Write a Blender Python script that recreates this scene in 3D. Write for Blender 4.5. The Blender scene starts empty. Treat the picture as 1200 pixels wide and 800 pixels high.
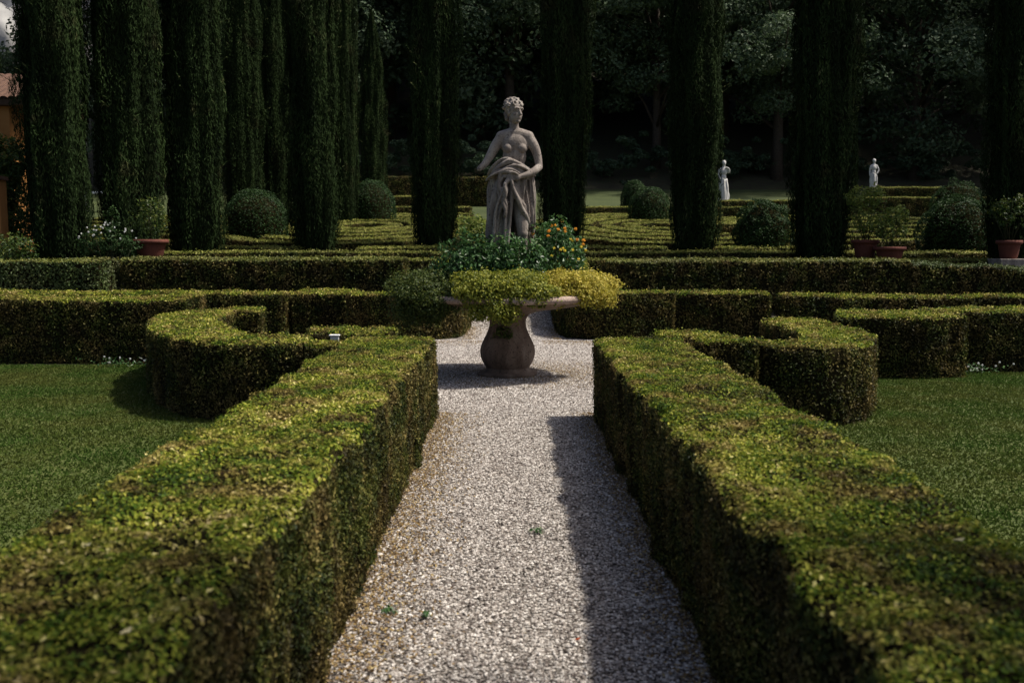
import bpy, bmesh, math, random
import numpy as np
from mathutils import Vector, Matrix, Euler
R=math.radians; PI=math.pi
scene=bpy.context.scene
C=scene.collection
rng=np.random.default_rng(7)
random.seed(7)

# ------------------------------------------------------------------ terrain
def sstep(a,b,x):
    t=np.clip((np.asarray(x,float)-a)/(b-a),0,1); return t*t*(3-2*t)
def g(x,y):
    y=np.asarray(y,float); x=np.asarray(x,float)
    z=0.9*sstep(19.0,22.6,y)+0.08*np.clip(y-22.5,0,27.5)+0.15*np.clip(y-50,0,12)+0.42*np.clip(y-62,0,200)
    return z
def gz(x,y): return float(g(x,y))
def snoise(P,freq,seed):
    r=np.random.default_rng(seed); s=np.zeros(len(P))
    for k in range(6):
        d=r.normal(size=3); d/=np.linalg.norm(d)
        f=freq*(0.6+1.1*r.random()); s+=np.sin(P@d*f*2*PI+r.random()*6.28)
    return s/3.0

# ------------------------------------------------------------------ materials
def nt(name):
    m=bpy.data.materials.new(name); m.use_nodes=True
    n=m.node_tree.nodes; n.clear()
    return m,n,m.node_tree.links
def rampset(r,stops):
    e=r.color_ramp.elements
    while len(e)>1: e.remove(e[-1])
    e[0].position=stops[0][0]; e[0].color=(*stops[0][1],1)
    for p,c in stops[1:]:
        q=e.new(p); q.color=(*c,1)
def foliage(name,stops,patch=None,pscale=1.5,trans=0.3,rough=0.55,spec=0.3,bump=0,pmix=(0.45,0.65)):
    m,n,l=nt(name)
    out=n.new('ShaderNodeOutputMaterial')
    at=n.new('ShaderNodeAttribute'); at.attribute_name='tone'
    rp=n.new('ShaderNodeValToRGB'); rampset(rp,stops)
    l.new(at.outputs['Fac'],rp.inputs[0])
    col=rp.outputs[0]
    if patch:
        tc=n.new('ShaderNodeTexCoord')
        nz=n.new('ShaderNodeTexNoise'); nz.inputs['Scale'].default_value=pscale; nz.inputs['Detail'].default_value=5
        nz.inputs['Roughness'].default_value=.65
        l.new(tc.outputs['Object'],nz.inputs['Vector'])
        mr=n.new('ShaderNodeMapRange'); mr.inputs[1].default_value=pmix[0]; mr.inputs[2].default_value=pmix[1]
        l.new(nz.outputs[0],mr.inputs[0])
        rp2=n.new('ShaderNodeValToRGB'); rampset(rp2,patch); l.new(at.outputs['Fac'],rp2.inputs[0])
        mx=n.new('ShaderNodeMix'); mx.data_type='RGBA'
        l.new(mr.outputs[0],mx.inputs[0]); l.new(col,mx.inputs[6]); l.new(rp2.outputs[0],mx.inputs[7])
        col=mx.outputs[2]
    b=n.new('ShaderNodeBsdfPrincipled'); b.inputs['Roughness'].default_value=rough
    b.inputs['Specular IOR Level'].default_value=spec
    l.new(col,b.inputs['Base Color'])
    t=n.new('ShaderNodeBsdfTranslucent'); l.new(col,t.inputs[0])
    ms=n.new('ShaderNodeMixShader'); ms.inputs[0].default_value=trans
    l.new(b.outputs[0],ms.inputs[1]); l.new(t.outputs[0],ms.inputs[2]); l.new(ms.outputs[0],out.inputs[0])
    return m
def solid(name,stops,scale=6,rough=0.85,bump=0.3,bscale=40,detail=6,metal=0,spec=.3,extra=None):
    m,n,l=nt(name)
    out=n.new('ShaderNodeOutputMaterial'); b=n.new('ShaderNodeBsdfPrincipled')
    b.inputs['Roughness'].default_value=rough; b.inputs['Metallic'].default_value=metal; b.inputs['Specular IOR Level'].default_value=spec
    tc=n.new('ShaderNodeTexCoord'); nz=n.new('ShaderNodeTexNoise'); nz.inputs['Scale'].default_value=scale
    nz.inputs['Detail'].default_value=detail; nz.inputs['Roughness'].default_value=.65
    l.new(tc.outputs['Object'],nz.inputs['Vector'])
    rp=n.new('ShaderNodeValToRGB'); rampset(rp,stops); l.new(nz.outputs[0],rp.inputs[0]); l.new(rp.outputs[0],b.inputs['Base Color'])
    nb=n.new('ShaderNodeTexNoise'); nb.inputs['Scale'].default_value=bscale; nb.inputs['Detail'].default_value=4
    l.new(tc.outputs['Object'],nb.inputs['Vector'])
    bp=n.new('ShaderNodeBump'); bp.inputs['Strength'].default_value=bump; bp.inputs['Distance'].default_value=.02
    l.new(nb.outputs[0],bp.inputs['Height']); l.new(bp.outputs[0],b.inputs['Normal'])
    l.new(b.outputs[0],out.inputs[0])
    return m

M={}
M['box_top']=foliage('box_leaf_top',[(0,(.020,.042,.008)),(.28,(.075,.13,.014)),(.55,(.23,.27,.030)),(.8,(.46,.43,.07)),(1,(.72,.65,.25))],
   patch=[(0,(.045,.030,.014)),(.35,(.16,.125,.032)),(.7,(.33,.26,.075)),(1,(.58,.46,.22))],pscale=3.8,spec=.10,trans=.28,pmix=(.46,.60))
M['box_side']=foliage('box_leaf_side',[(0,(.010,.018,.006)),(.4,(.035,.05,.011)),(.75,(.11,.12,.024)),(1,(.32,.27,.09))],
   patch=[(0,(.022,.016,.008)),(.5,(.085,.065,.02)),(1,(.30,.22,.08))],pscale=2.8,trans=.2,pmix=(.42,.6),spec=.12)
M['box_far']=foliage('box_leaf_far',[(0,(.05,.07,.014)),(.5,(.17,.19,.035)),(1,(.34,.31,.09))],patch=[(0,(.06,.055,.02)),(.6,(.13,.12,.035)),(1,(.22,.19,.08))],pscale=1.2,trans=.2)
M['box_pale']=foliage('box_leaf_pale',[(0,(.08,.11,.02)),(.5,(.27,.28,.06)),(1,(.45,.41,.14))],patch=[(0,(.07,.09,.02)),(.6,(.18,.19,.05)),(1,(.3,.27,.1))],pscale=.6,trans=.2,spec=.1)
M['box_cool']=foliage('box_leaf_cool',[(0,(.03,.05,.014)),(.5,(.075,.115,.03)),(1,(.16,.19,.06))],patch=[(0,(.05,.06,.02)),(1,(.12,.13,.05))],pscale=1.2,trans=.2)
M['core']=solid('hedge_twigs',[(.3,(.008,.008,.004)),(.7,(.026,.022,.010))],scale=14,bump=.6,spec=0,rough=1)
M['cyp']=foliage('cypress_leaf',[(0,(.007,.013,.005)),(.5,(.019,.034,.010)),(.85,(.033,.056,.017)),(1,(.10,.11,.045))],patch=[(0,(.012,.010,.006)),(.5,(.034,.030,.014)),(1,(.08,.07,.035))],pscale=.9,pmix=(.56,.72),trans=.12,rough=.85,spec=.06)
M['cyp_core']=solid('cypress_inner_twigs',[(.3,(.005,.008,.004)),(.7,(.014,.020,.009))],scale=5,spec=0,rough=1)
M['wood']=foliage('wood_leaf',[(0,(.025,.045,.022)),(.5,(.055,.09,.045)),(1,(.12,.16,.09))],trans=.3,rough=.7)  # leaf colour lightened to stand in for haze over the slope
M['wood_lit']=foliage('wood_leaf_lit',[(0,(.04,.065,.032)),(.5,(.075,.115,.055)),(1,(.13,.175,.095))],trans=.25,rough=.6)  # brighter copy of the wood leaf, sunlit look put into the colour
M['ball']=foliage('topiary_leaf',[(0,(.010,.025,.007)),(.5,(.022,.052,.013)),(1,(.055,.10,.03))],trans=.2,spec=.15)
M['shrub']=foliage('shrub_leaf',[(0,(.022,.06,.016)),(.5,(.045,.115,.028)),(.9,(.075,.16,.045)),(1,(.12,.19,.06))],trans=.3,rough=.42,spec=.4)
M['citrus']=foliage('citrus_leaf',[(0,(.02,.045,.01)),(.5,(.05,.09,.018)),(1,(.15,.17,.03))],trans=.35,rough=.45)
M['citrus_light']=foliage('pale_leaf',[(0,(.05,.09,.018)),(.5,(.12,.17,.03)),(1,(.26,.30,.07))],trans=.4,rough=.45)
M['trail_dark']=foliage('trailing_leaf_green',[(0,(.02,.04,.008)),(.5,(.055,.085,.015)),(1,(.14,.16,.03))],trans=.3)
M['trail_mid']=foliage('trailing_leaf_lime',[(0,(.06,.09,.012)),(.45,(.17,.20,.022)),(1,(.42,.40,.06))],trans=.35)
M['trail_gold']=foliage('trailing_leaf_gold',[(0,(.16,.17,.02)),(.45,(.40,.35,.045)),(1,(.68,.56,.13))],trans=.35)
M['stem']=solid('green_stem',[(.3,(.03,.035,.012)),(.7,(.06,.06,.025))],scale=8)
M['bark']=solid('bark',[(.3,(.025,.018,.012)),(.7,(.07,.052,.038))],scale=9,bump=.8,bscale=14)
M['orange']=solid('orange_petal',[(.3,(.5,.16,.01)),(.7,(.65,.30,.02))],scale=8,bump=.1)
M['yellow']=solid('yellow_petal',[(.3,(.6,.45,.03)),(.7,(.7,.55,.06))],scale=8,bump=.1)
M['white']=solid('white_petal',[(.3,(.5,.5,.46)),(.7,(.7,.7,.66))],scale=8,bump=.1)
M['leaf_fall']=solid('fallen_leaf',[(.3,(.45,.38,.18)),(.7,(.68,.62,.38))],scale=30,bump=.1)
M['leaf_red']=solid('red_fallen_leaf',[(.3,(.35,.05,.01)),(.7,(.5,.10,.02))],scale=30,bump=.1)
M['terra']=solid('terracotta',[(.25,(.08,.025,.017)),(.6,(.13,.04,.026)),(.85,(.18,.08,.055))],scale=5,bump=.25)
M['slab']=solid('pale_stone',[(.3,(.35,.34,.31)),(.7,(.55,.54,.50))],scale=6,bump=.3)
M['ochre']=solid('ochre_plaster',[(.3,(.30,.13,.035)),(.7,(.42,.20,.06))],scale=2.5,bump=.2)
M['tile']=solid('roof_tile',[(.3,(.07,.035,.024)),(.7,(.16,.09,.06))],scale=4,bump=.4)
M['timber']=solid('dark_timber',[(.3,(.05,.03,.018)),(.7,(.10,.06,.035))],scale=6)
M['cliffm']=solid('limestone_rock',[(.3,(.16,.15,.14)),(.5,(.34,.33,.32)),(.75,(.50,.49,.47))],scale=.35,bump=1,bscale=1.2)
M['metal']=solid('painted_metal',[(.3,(.45,.46,.45)),(.7,(.6,.61,.6))],scale=9,rough=.4,bump=.05)
M['flag']=solid('red_cloth',[(.3,(.5,.03,.03)),(.7,(.6,.05,.05))],scale=2,bump=.1)
M['flagw']=solid('white_cloth',[(.3,(.7,.7,.7)),(.7,(.8,.8,.8))],scale=2,bump=.1)
# weathered statue stone: grime streaks, lichen
def statue_mat(name,base,dark,light,sc=7):
    m,n,l=nt(name)
    out=n.new('ShaderNodeOutputMaterial'); b=n.new('ShaderNodeBsdfPrincipled'); b.inputs['Roughness'].default_value=.8
    b.inputs['Specular IOR Level'].default_value=.25
    tc=n.new('ShaderNodeTexCoord')
    mp=n.new('ShaderNodeMapping'); mp.inputs['Scale'].default_value=(1,1,.35); l.new(tc.outputs['Object'],mp.inputs[0])
    a=n.new('ShaderNodeTexNoise'); a.inputs['Scale'].default_value=sc; a.inputs['Detail'].default_value=7; a.inputs['Roughness'].default_value=.7
    l.new(mp.outputs[0],a.inputs['Vector'])
    rp=n.new('ShaderNodeValToRGB'); rampset(rp,[(.28,dark),(.5,base),(.72,light)]); l.new(a.outputs[0],rp.inputs[0])
    v=n.new('ShaderNodeTexNoise'); v.inputs['Scale'].default_value=45; v.inputs['Detail'].default_value=3; l.new(tc.outputs['Object'],v.inputs['Vector'])
    mr=n.new('ShaderNodeMapRange'); mr.inputs[1].default_value=.58; mr.inputs[2].default_value=.68; l.new(v.outputs[0],mr.inputs[0])
    mx=n.new('ShaderNodeMix'); mx.data_type='RGBA'; mx.inputs[7].default_value=(*dark,1)
    l.new(mr.outputs[0],mx.inputs[0]); l.new(rp.outputs[0],mx.inputs[6]); l.new(mx.outputs[2],b.inputs['Base Color'])
    bp=n.new('ShaderNodeBump'); bp.inputs['Strength'].default_value=.5; bp.inputs['Distance'].default_value=.006
    l.new(v.outputs[0],bp.inputs['Height']); l.new(bp.outputs[0],b.inputs['Normal'])
    l.new(b.outputs[0],out.inputs[0]); return m
M['statue']=statue_mat('weathered_grey_stone',(.23,.195,.17),(.085,.07,.062),(.36,.33,.29))
M['statue_w']=statue_mat('pale_marble',(.50,.49,.47),(.25,.24,.23),(.65,.64,.62),4)
M['vase']=statue_mat('brown_stained_stone',(.16,.11,.078),(.05,.036,.027),(.27,.21,.16),5)
M['rim']=statue_mat('pinkish_rim_stone',(.32,.235,.19),(.15,.11,.09),(.46,.39,.34),5)

# gravel sheet
def gravel_mat():
    m,n,l=nt('pale_gravel')
    out=n.new('ShaderNodeOutputMaterial'); b=n.new('ShaderNodeBsdfPrincipled'); b.inputs['Roughness'].default_value=.9
    tc=n.new('ShaderNodeTexCoord')
    v=n.new('ShaderNodeTexVoronoi'); v.inputs['Scale'].default_value=55; l.new(tc.outputs['Object'],v.inputs['Vector'])
    sp=n.new('ShaderNodeSeparateColor'); l.new(v.outputs['Color'],sp.inputs[0])
    rp=n.new('ShaderNodeValToRGB'); rampset(rp,[(0,(.10,.08,.065)),(.3,(.28,.24,.21)),(.7,(.45,.405,.36)),(1,(.64,.59,.53))]); l.new(sp.outputs[0],rp.inputs[0])
    mr=n.new('ShaderNodeMapRange'); mr.inputs[1].default_value=.30; mr.inputs[2].default_value=.62; mr.inputs[3].default_value=0; mr.inputs[4].default_value=1
    ms=n.new('ShaderNodeMath'); ms.operation='MULTIPLY'; ms.inputs[1].default_value=1; l.new(v.outputs['Distance'],ms.inputs[0]); l.new(ms.outputs[0],mr.inputs[0])
    mx=n.new('ShaderNodeMix'); mx.data_type='RGBA'; mx.inputs[7].default_value=(.07,.058,.048,1)
    l.new(mr.outputs[0],mx.inputs[0]); l.new(rp.outputs[0],mx.inputs[6])
    # brown soil patches showing through
    nz=n.new('ShaderNodeTexNoise'); nz.inputs['Scale'].default_value=.9; nz.inputs['Detail'].default_value=6; l.new(tc.outputs['Object'],nz.inputs['Vector'])
    mr2=n.new('ShaderNodeMapRange'); mr2.inputs[1].default_value=.52; mr2.inputs[2].default_value=.72; mr2.inputs[4].default_value=.4; l.new(nz.outputs[0],mr2.inputs[0])
    mx2=n.new('ShaderNodeMix'); mx2.data_type='RGBA'; mx2.inputs[7].default_value=(.16,.13,.10,1)
    l.new(mr2.outputs[0],mx2.inputs[0]); l.new(mx.outputs[2],mx2.inputs[6]); l.new(mx2.outputs[2],b.inputs['Base Color'])
    bp=n.new('ShaderNodeBump'); bp.invert=True; bp.inputs['Strength'].default_value=1; bp.inputs['Distance'].default_value=.012
    l.new(v.outputs['Distance'],bp.inputs['Height']); l.new(bp.outputs[0],b.inputs['Normal'])
    l.new(b.outputs[0],out.inputs[0]); return m
M['gravel']=gravel_mat()
M['stones']=foliage('gravel_stone',[(0,(.035,.028,.024)),(.16,(.12,.095,.085)),(.38,(.31,.27,.24)),(.68,(.49,.45,.41)),(1,(.76,.71,.66))],trans=0,rough=.85,spec=.3)
M['litter']=foliage('leaf_litter',[(0,(.09,.05,.02)),(.6,(.25,.16,.06)),(1,(.42,.32,.14))],trans=.1)
M['soil']=solid('soil_and_moss',[(.3,(.022,.018,.012)),(.5,(.04,.036,.018)),(.7,(.035,.05,.016))],scale=3,bump=.6,bscale=30)
M['turf']=solid('turf',[(.3,(.045,.065,.011)),(.5,(.065,.085,.016)),(.7,(.09,.10,.022))],scale=1.6,bump=.7,bscale=60)
M['turf_lit']=solid('far_turf',[(.3,(.03,.045,.012)),(.7,(.055,.07,.02))],scale=.5,bump=.6,bscale=20)
M['grass']=foliage('grass_blade',[(0,(.030,.058,.010)),(.5,(.046,.086,.016)),(.92,(.068,.108,.023)),(1,(.14,.16,.05))],
   patch=[(0,(.045,.055,.012)),(.5,(.075,.092,.02)),(1,(.13,.13,.04))],pscale=.7,trans=.35,spec=.04,rough=.9,pmix=(.42,.62))

# ------------------------------------------------------------------ mesh helpers
def tag(o,label=None,cat=None,group=None,kind=None):
    if label: o['label']=label
    if cat: o['category']=cat
    if group: o['group']=group
    if kind: o['kind']=kind
    return o
def empty(name,loc,label,cat,group=None,rz=0):
    o=bpy.data.objects.new(name,None); C.objects.link(o); o.location=loc; o.rotation_euler=(0,0,rz)
    o.empty_display_size=.2
    return tag(o,label,cat,group)
class MB:
    """collects vertex / face blocks (faces of one size per block) and builds one mesh"""
    def __init__(s): s.v=[]; s.f=[]; s.n=0; s.t=[]
    def add(s,V,F,mat=0,tone=None,smooth=False):
        V=np.asarray(V,float).reshape(-1,3); 
        if len(V)==0: return s
        F=np.asarray(F,int)
        s.f.append((F+s.n,mat,tone if tone is not None else np.full(len(F),.4),smooth)); s.v.append(V); s.n+=len(V); return s
    def mesh(s,name,mats):
        me=bpy.data.meshes.new(name)
        V=np.concatenate(s.v)
        tot=np.concatenate([np.full(len(f[0]),f[0].shape[1]) for f in s.f]); loops=np.concatenate([f[0].ravel() for f in s.f])
        me.vertices.add(len(V)); me.vertices.foreach_set('co',V.ravel().astype(np.float32))
        me.loops.add(len(loops)); me.loops.foreach_set('vertex_index',loops.astype(np.int32))
        st=np.concatenate([[0],np.cumsum(tot)[:-1]])
        me.polygons.add(len(tot)); me.polygons.foreach_set('loop_start',st.astype(np.int32)); me.polygons.foreach_set('loop_total',tot.astype(np.int32))
        me.polygons.foreach_set('material_index',np.concatenate([np.full(len(f[0]),f[1]) for f in s.f]).astype(np.int32))
        me.polygons.foreach_set('use_smooth',np.concatenate([np.full(len(f[0]),f[3]) for f in s.f]).astype(bool))
        for m in mats: me.materials.append(m)
        me.update(calc_edges=True); 
        a=me.attributes.new('tone','FLOAT','FACE'); a.data.foreach_set('value',np.concatenate([np.asarray(f[2],float) for f in s.f]).astype(np.float32))
        me.validate()
        return me
    def build(s,name,mats,parent=None,loc=None):
        if not isinstance(mats,(list,tuple)): mats=[mats]
        o=bpy.data.objects.new(name,s.mesh(name,mats)); C.objects.link(o)
        if parent: o.parent=parent
        if loc: o.location=loc
        return o
def leaves(P,N,L,W,r,spread=.6,up=None,fold=.25):
    """diamond leaves folded on the midrib; P centres, N outward normals; returns V,F"""
    n=len(P); P=np.asarray(P,float); N=np.asarray(N,float)
    N=N+r.normal(size=(n,3))*spread; N/=np.linalg.norm(N,axis=1)[:,None]+1e-9
    A=r.normal(size=(n,3)) if up is None else np.asarray(up)+r.normal(size=(n,3))*.25
    T=A-(A*N).sum(1)[:,None]*N; T/=np.linalg.norm(T,axis=1)[:,None]+1e-9
    B=np.cross(N,T)
    L=np.asarray(L)*(.7+.6*r.random(n)); W=np.asarray(W)*(.7+.6*r.random(n))
    a=P-T*L[:,None]/2; b=P+T*L[:,None]/2
    c=P+B*W[:,None]/2+N*(fold*W)[:,None]-T*(L*.08)[:,None]; d=P-B*W[:,None]/2+N*(fold*W)[:,None]-T*(L*.08)[:,None]
    V=np.stack([a,c,b,d],1).reshape(-1,3); F=np.arange(4*n).reshape(n,4)
    return V,F
def tube(path,rad,seg=8,closed_ends=True):
    path=np.asarray(path,float); rad=np.broadcast_to(np.asarray(rad,float),(len(path),))
    d=np.gradient(path,axis=0); d/=np.linalg.norm(d,axis=1)[:,None]+1e-9
    ref=np.array([0,0,1.]) if abs(d[:,2]).mean()<.9 else np.array([1.,0,0])
    u=np.cross(d,ref); u/=np.linalg.norm(u,axis=1)[:,None]+1e-9; w=np.cross(d,u)
    th=np.linspace(0,2*PI,seg,endpoint=False)
    V=(path[:,None]+rad[:,None,None]*(np.cos(th)[None,:,None]*u[:,None]+np.sin(th)[None,:,None]*w[:,None])).reshape(-1,3)
    F=[]
    for i in range(len(path)-1):
        for j in range(seg): F.append((i*seg+j,i*seg+(j+1)%seg,(i+1)*seg+(j+1)%seg,(i+1)*seg+j))
    if closed_ends:
        V=np.vstack([V,path[0],path[-1]]); a=len(V)-2; k=(len(path)-1)*seg
        for j in range(seg):
            F.append((a,(j+1)%seg,j,j)); F.append((a+1,k+j,k+(j+1)%seg,k+(j+1)%seg))
        T=[f[:3] for f in F if f[2]==f[3]]; Q=[f for f in F if f[2]!=f[3]]
        return V,np.array(Q),np.array(T)
    return V,np.array(F),None
def addtube(mb,path,rad,seg=8,mat=0,smooth=True):
    V,Q,T=tube(path,rad,seg); n=mb.n
    mb.add(V,Q,mat,smooth=smooth)
    if T is not None and len(T):
        mb.f.append((T+n,mat,np.full(len(T),.4),False))
def lathe(mb,prof,seg=48,mat=0,c=(0,0,0),smooth=True,wob=None):
    th=np.linspace(0,2*PI,seg,endpoint=False); prof=np.asarray(prof,float)
    V=np.stack([prof[:,0][:,None]*np.cos(th),prof[:,0][:,None]*np.sin(th),np.repeat(prof[:,1][:,None],seg,1)],-1).reshape(-1,3)
    if wob is not None: V=wob(V)
    V=V+np.array(c)
    F=[(i*seg+j,i*seg+(j+1)%seg,(i+1)*seg+(j+1)%seg,(i+1)*seg+j) for i in range(len(prof)-1) for j in range(seg)]
    mb.add(V,F,mat,smooth=smooth)
def box(mb,x0,x1,y0,y1,z0,z1,mat=0):
    V=[(x,y,z) for z in (z0,z1) for y in (y0,y1) for x in (x0,x1)]
    mb.add(V,[(0,2,3,1),(4,5,7,6),(0,1,5,4),(2,6,7,3),(0,4,6,2),(1,3,7,5)],mat)
def bevel_obj(o,w=.01,s=2):
    m=o.modifiers.new('b','BEVEL'); m.width=w; m.segments=s; m.limit_method='ANGLE'
def ellipsoid_pts(n,c,rad,r,shell=.35):
    d=r.normal(size=(n,3)); d/=np.linalg.norm(d,axis=1)[:,None]
    k=1-shell*r.random(n)**1.6
    return np.array(c)+d*k[:,None]*np.array(rad), d
def rest(P): return P

# ------------------------------------------------------------------ ground sheets
def sheet(name,xs,ys,off,mat,kind='structure',mask=None,rough=0):
    X,Y=np.meshgrid(xs,ys); Z=g(X,Y)+off
    V=np.stack([X,Y,Z],-1).reshape(-1,3)
    if rough: V[:,2]+=rough*snoise(V,.9,3)
    nx=len(xs); F=[]
    i,j=np.meshgrid(np.arange(len(ys)-1),np.arange(nx-1),indexing='ij'); a=(i*nx+j).ravel()
    F=np.stack([a,a+1,a+nx+1,a+nx],1)
    if mask is not None:
        cx=V[F][:,:,0].mean(1); cy=V[F][:,:,1].mean(1); F=F[mask(cx,cy)]
    o=MB().add(V,F,0,smooth=True).build(name,mat); tag(o,kind=kind); return o
xs=np.concatenate([[-900,-400,-200,-120],np.arange(-80,81,4.),[120,200,400,900]])
ys=np.concatenate([[-900,-300,-100,-40,-10],np.arange(0,19,2.),np.arange(19,23,.4),np.arange(24,64,2.),np.arange(66,110,4.),[160,300]])
sheet('ground',xs,ys,-.012,M['soil'])
def poly_sheet(name,outline,off,mat,res=.25,kind='structure'):
    """fine triangulated sheet following the terrain inside an outline"""
    bm=bmesh.new(); vs=[bm.verts.new((x,y,0)) for x,y in outline]; bm.faces.new(vs)
    bmesh.ops.triangulate(bm,faces=bm.faces[:])
    for k in range(40):
        y=18.8+k*.1
        if y<23: bmesh.ops.bisect_plane(bm,geom=bm.verts[:]+bm.edges[:]+bm.faces[:],plane_co=(0,y,0),plane_no=(0,1,0))
    for v in bm.verts: v.co.z=gz(v.co.x,v.co.y)+off
    me=bpy.data.meshes.new(name); bm.to_mesh(me); bm.free(); me.materials.append(mat)
    o=bpy.data.objects.new(name,me); C.objects.link(o); tag(o,kind=kind); return o
def circ(cx,cy,r,a0,a1,n): return [(cx+r*math.cos(R(a0+(a1-a0)*i/n)),cy+r*math.sin(R(a0+(a1-a0)*i/n))) for i in range(n+1)]
path=[(-.86,-3),(.86,-3),(.86,9.9),(2.3,10.0),(3.1,11),(3.4,13.5),(3.1,17.3),(.95,17.3),(.9,26),(-.9,26),(-.95,17.3),(-3.1,17.3),(-3.4,13.5),(-3.1,11),(-2.3,10),(-.86,9.9)]
poly_sheet('gravel_path',path,.0,M['gravel'])
lawnR=[(1.35,-3),(11,-3),(11,12.6),(6,12.7),(3.4,12.3),(3.2,9.6),(1.35,8.6)]
lawnL=[(-1.35,-3),(-1.35,8.6),(-3.2,9.6),(-4.6,13.5),(-12,13.5),(-12,-3)]
poly_sheet('lawn',lawnL,-.002,M['turf']); poly_sheet('lawn',lawnR,-.002,M['turf'])
# real grass on the two lawns
def inpoly(P,poly):
    x,y=P[:,0],P[:,1]; c=np.zeros(len(P),bool); n=len(poly)
    for i in range(n):
        x0,y0=poly[i]; x1,y1=poly[(i+1)%n]
        if y0==y1: continue
        k=((y0>y)!=(y1>y))&(x<(x1-x0)*(y-y0)/(y1-y0)+x0); c^=k
    return c
def grass(poly,x0,x1,y0,y1,n,seed,where):
    r=np.random.default_rng(seed); P=np.stack([r.uniform(x0,x1,n),r.uniform(y0,y1,n)],1); P=P[inpoly(P,poly)]; n=len(P)
    h=(.012+.017*r.random(n))*(.9+.08*snoise(np.c_[P,np.zeros(n)],.8,5)); w=.006+.006*r.random(n); a=r.random(n)*2*PI
    lean=r.normal(size=(n,2))*.014; B=np.c_[P,np.full(n,-.003)]
    dx=np.c_[np.cos(a),np.sin(a),np.zeros(n)]*w[:,None]
    V=np.stack([B-dx,B+dx,B+np.c_[lean,h]],1).reshape(-1,3)
    tone=np.clip(r.normal(.45,.22,n),0,1)
    o=MB().add(V,np.arange(3*n).reshape(n,3),0,tone=tone).build('grass',M['grass']); tag(o,'short mown green grass '+where,'grass',kind='stuff')
grass(lawnL,-11,-1.35,2.5,13.5,330000,1,'on the lawn left of the gravel path')
grass(lawnR,1.35,10,2.5,12.8,300000,2,'on the lawn right of the gravel path')
# gravel stones
def stones(n,sampler,seed,smin,smax):
    r=np.random.default_rng(seed); P=sampler(r,n); n=len(P)
    base=np.array([(1,0,0),(-1,0,0),(0,1,0),(0,-1,0),(0,0,1),(0,0,-1.)])
    s=r.uniform(smin,smax,n)[:,None]*r.uniform(.6,1.25,(n,3)); s[:,2]*=.65
    D=base[None]*s[:,None]+r.normal(size=(n,6,3))*(.18*s[:,None])
    a=r.random(n)*2*PI; c,sn=np.cos(a)[:,None],np.sin(a)[:,None]
    x=D[...,0]*c-D[...,1]*sn; y=D[...,0]*sn+D[...,1]*c; D=np.stack([x,y,D[...,2]],-1)
    V=(P[:,None]+D).reshape(-1,3)
    f=np.array([(0,2,4),(2,1,4),(1,3,4),(3,0,4),(2,0,5),(1,2,5),(3,1,5),(0,3,5)])
    F=(f[None]+np.arange(n)[:,None,None]*6).reshape(-1,3)
    tone=np.clip(r.normal(.52,.27,n),0,1).repeat(8)
    return V,F,tone
def samp_path(r,n):
    x=r.uniform(-.85,.85,n); y=2.8+r.random(n)**1.1*7.25
    return np.c_[x,y,.002+r.random(n)*.004]
def samp_circ(r,n):
    return np.c_[r.uniform(-1.9,1.9,n),r.uniform(10.0,17.0,n),.002+r.random(n)*.003]
mb=MB(); V,F,t=stones(66000,samp_path,3,.005,.0105); mb.add(V,F,0,tone=t)
V,F,t=stones(85000,samp_circ,4,.0065,.0125); mb.add(V,F,0,tone=t)
def samp_back(r,n): 
    x=r.uniform(-.84,.84,n); y=r.uniform(16,22,n); return np.c_[x,y,g(x,y)+.003]
V,F,t=stones(16000,samp_back,5,.009,.015); mb.add(V,F,0,tone=t)
tag(mb.build('gravel',M['stones']),'loose pale gravel stones on the garden path','gravel',kind='stuff')
# leaf litter along the hedge feet
r=np.random.default_rng(9); n=14000
x=np.where(r.random(n)<.68,-.80+np.abs(r.normal(0,.20,n)),.80-np.abs(r.normal(0,.10,n))); y=r.uniform(2.8,9.6,n)
P=np.c_[x,y,.008+.006*r.random(n)]
n2=5200; a=r.random(n2)*2*PI; d=.3+1.4*r.random(n2); P=np.vstack([P,np.c_[d*np.cos(a)+.3,12.5+.8*d*np.sin(a),.012+.004*r.random(n2)]])
n3=4200; x3=r.uniform(-2.8,2.8,n3); x3=x3+np.sign(x3)*.5; P=np.vstack([P,np.c_[x3,16.75-np.abs(r.normal(0,.35,n3)),.013+0*x3]])
n4=2400; P=np.vstack([P,np.c_[np.where(r.random(n4)<.5,-1,1)*(.84-np.abs(r.normal(0,.14,n4))),r.uniform(16.8,20,n4),np.full(n4,.03)]])
V,F=leaves(P,np.tile([0,0,1.],(len(P),1)),.02,.011,r,.35)
tag(MB().add(V,F,0,tone=r.random(len(P))).build('leaf_litter',M['litter']),'brown clipped leaves littering the gravel at the hedge feet','leaf litter',kind='stuff')

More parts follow.
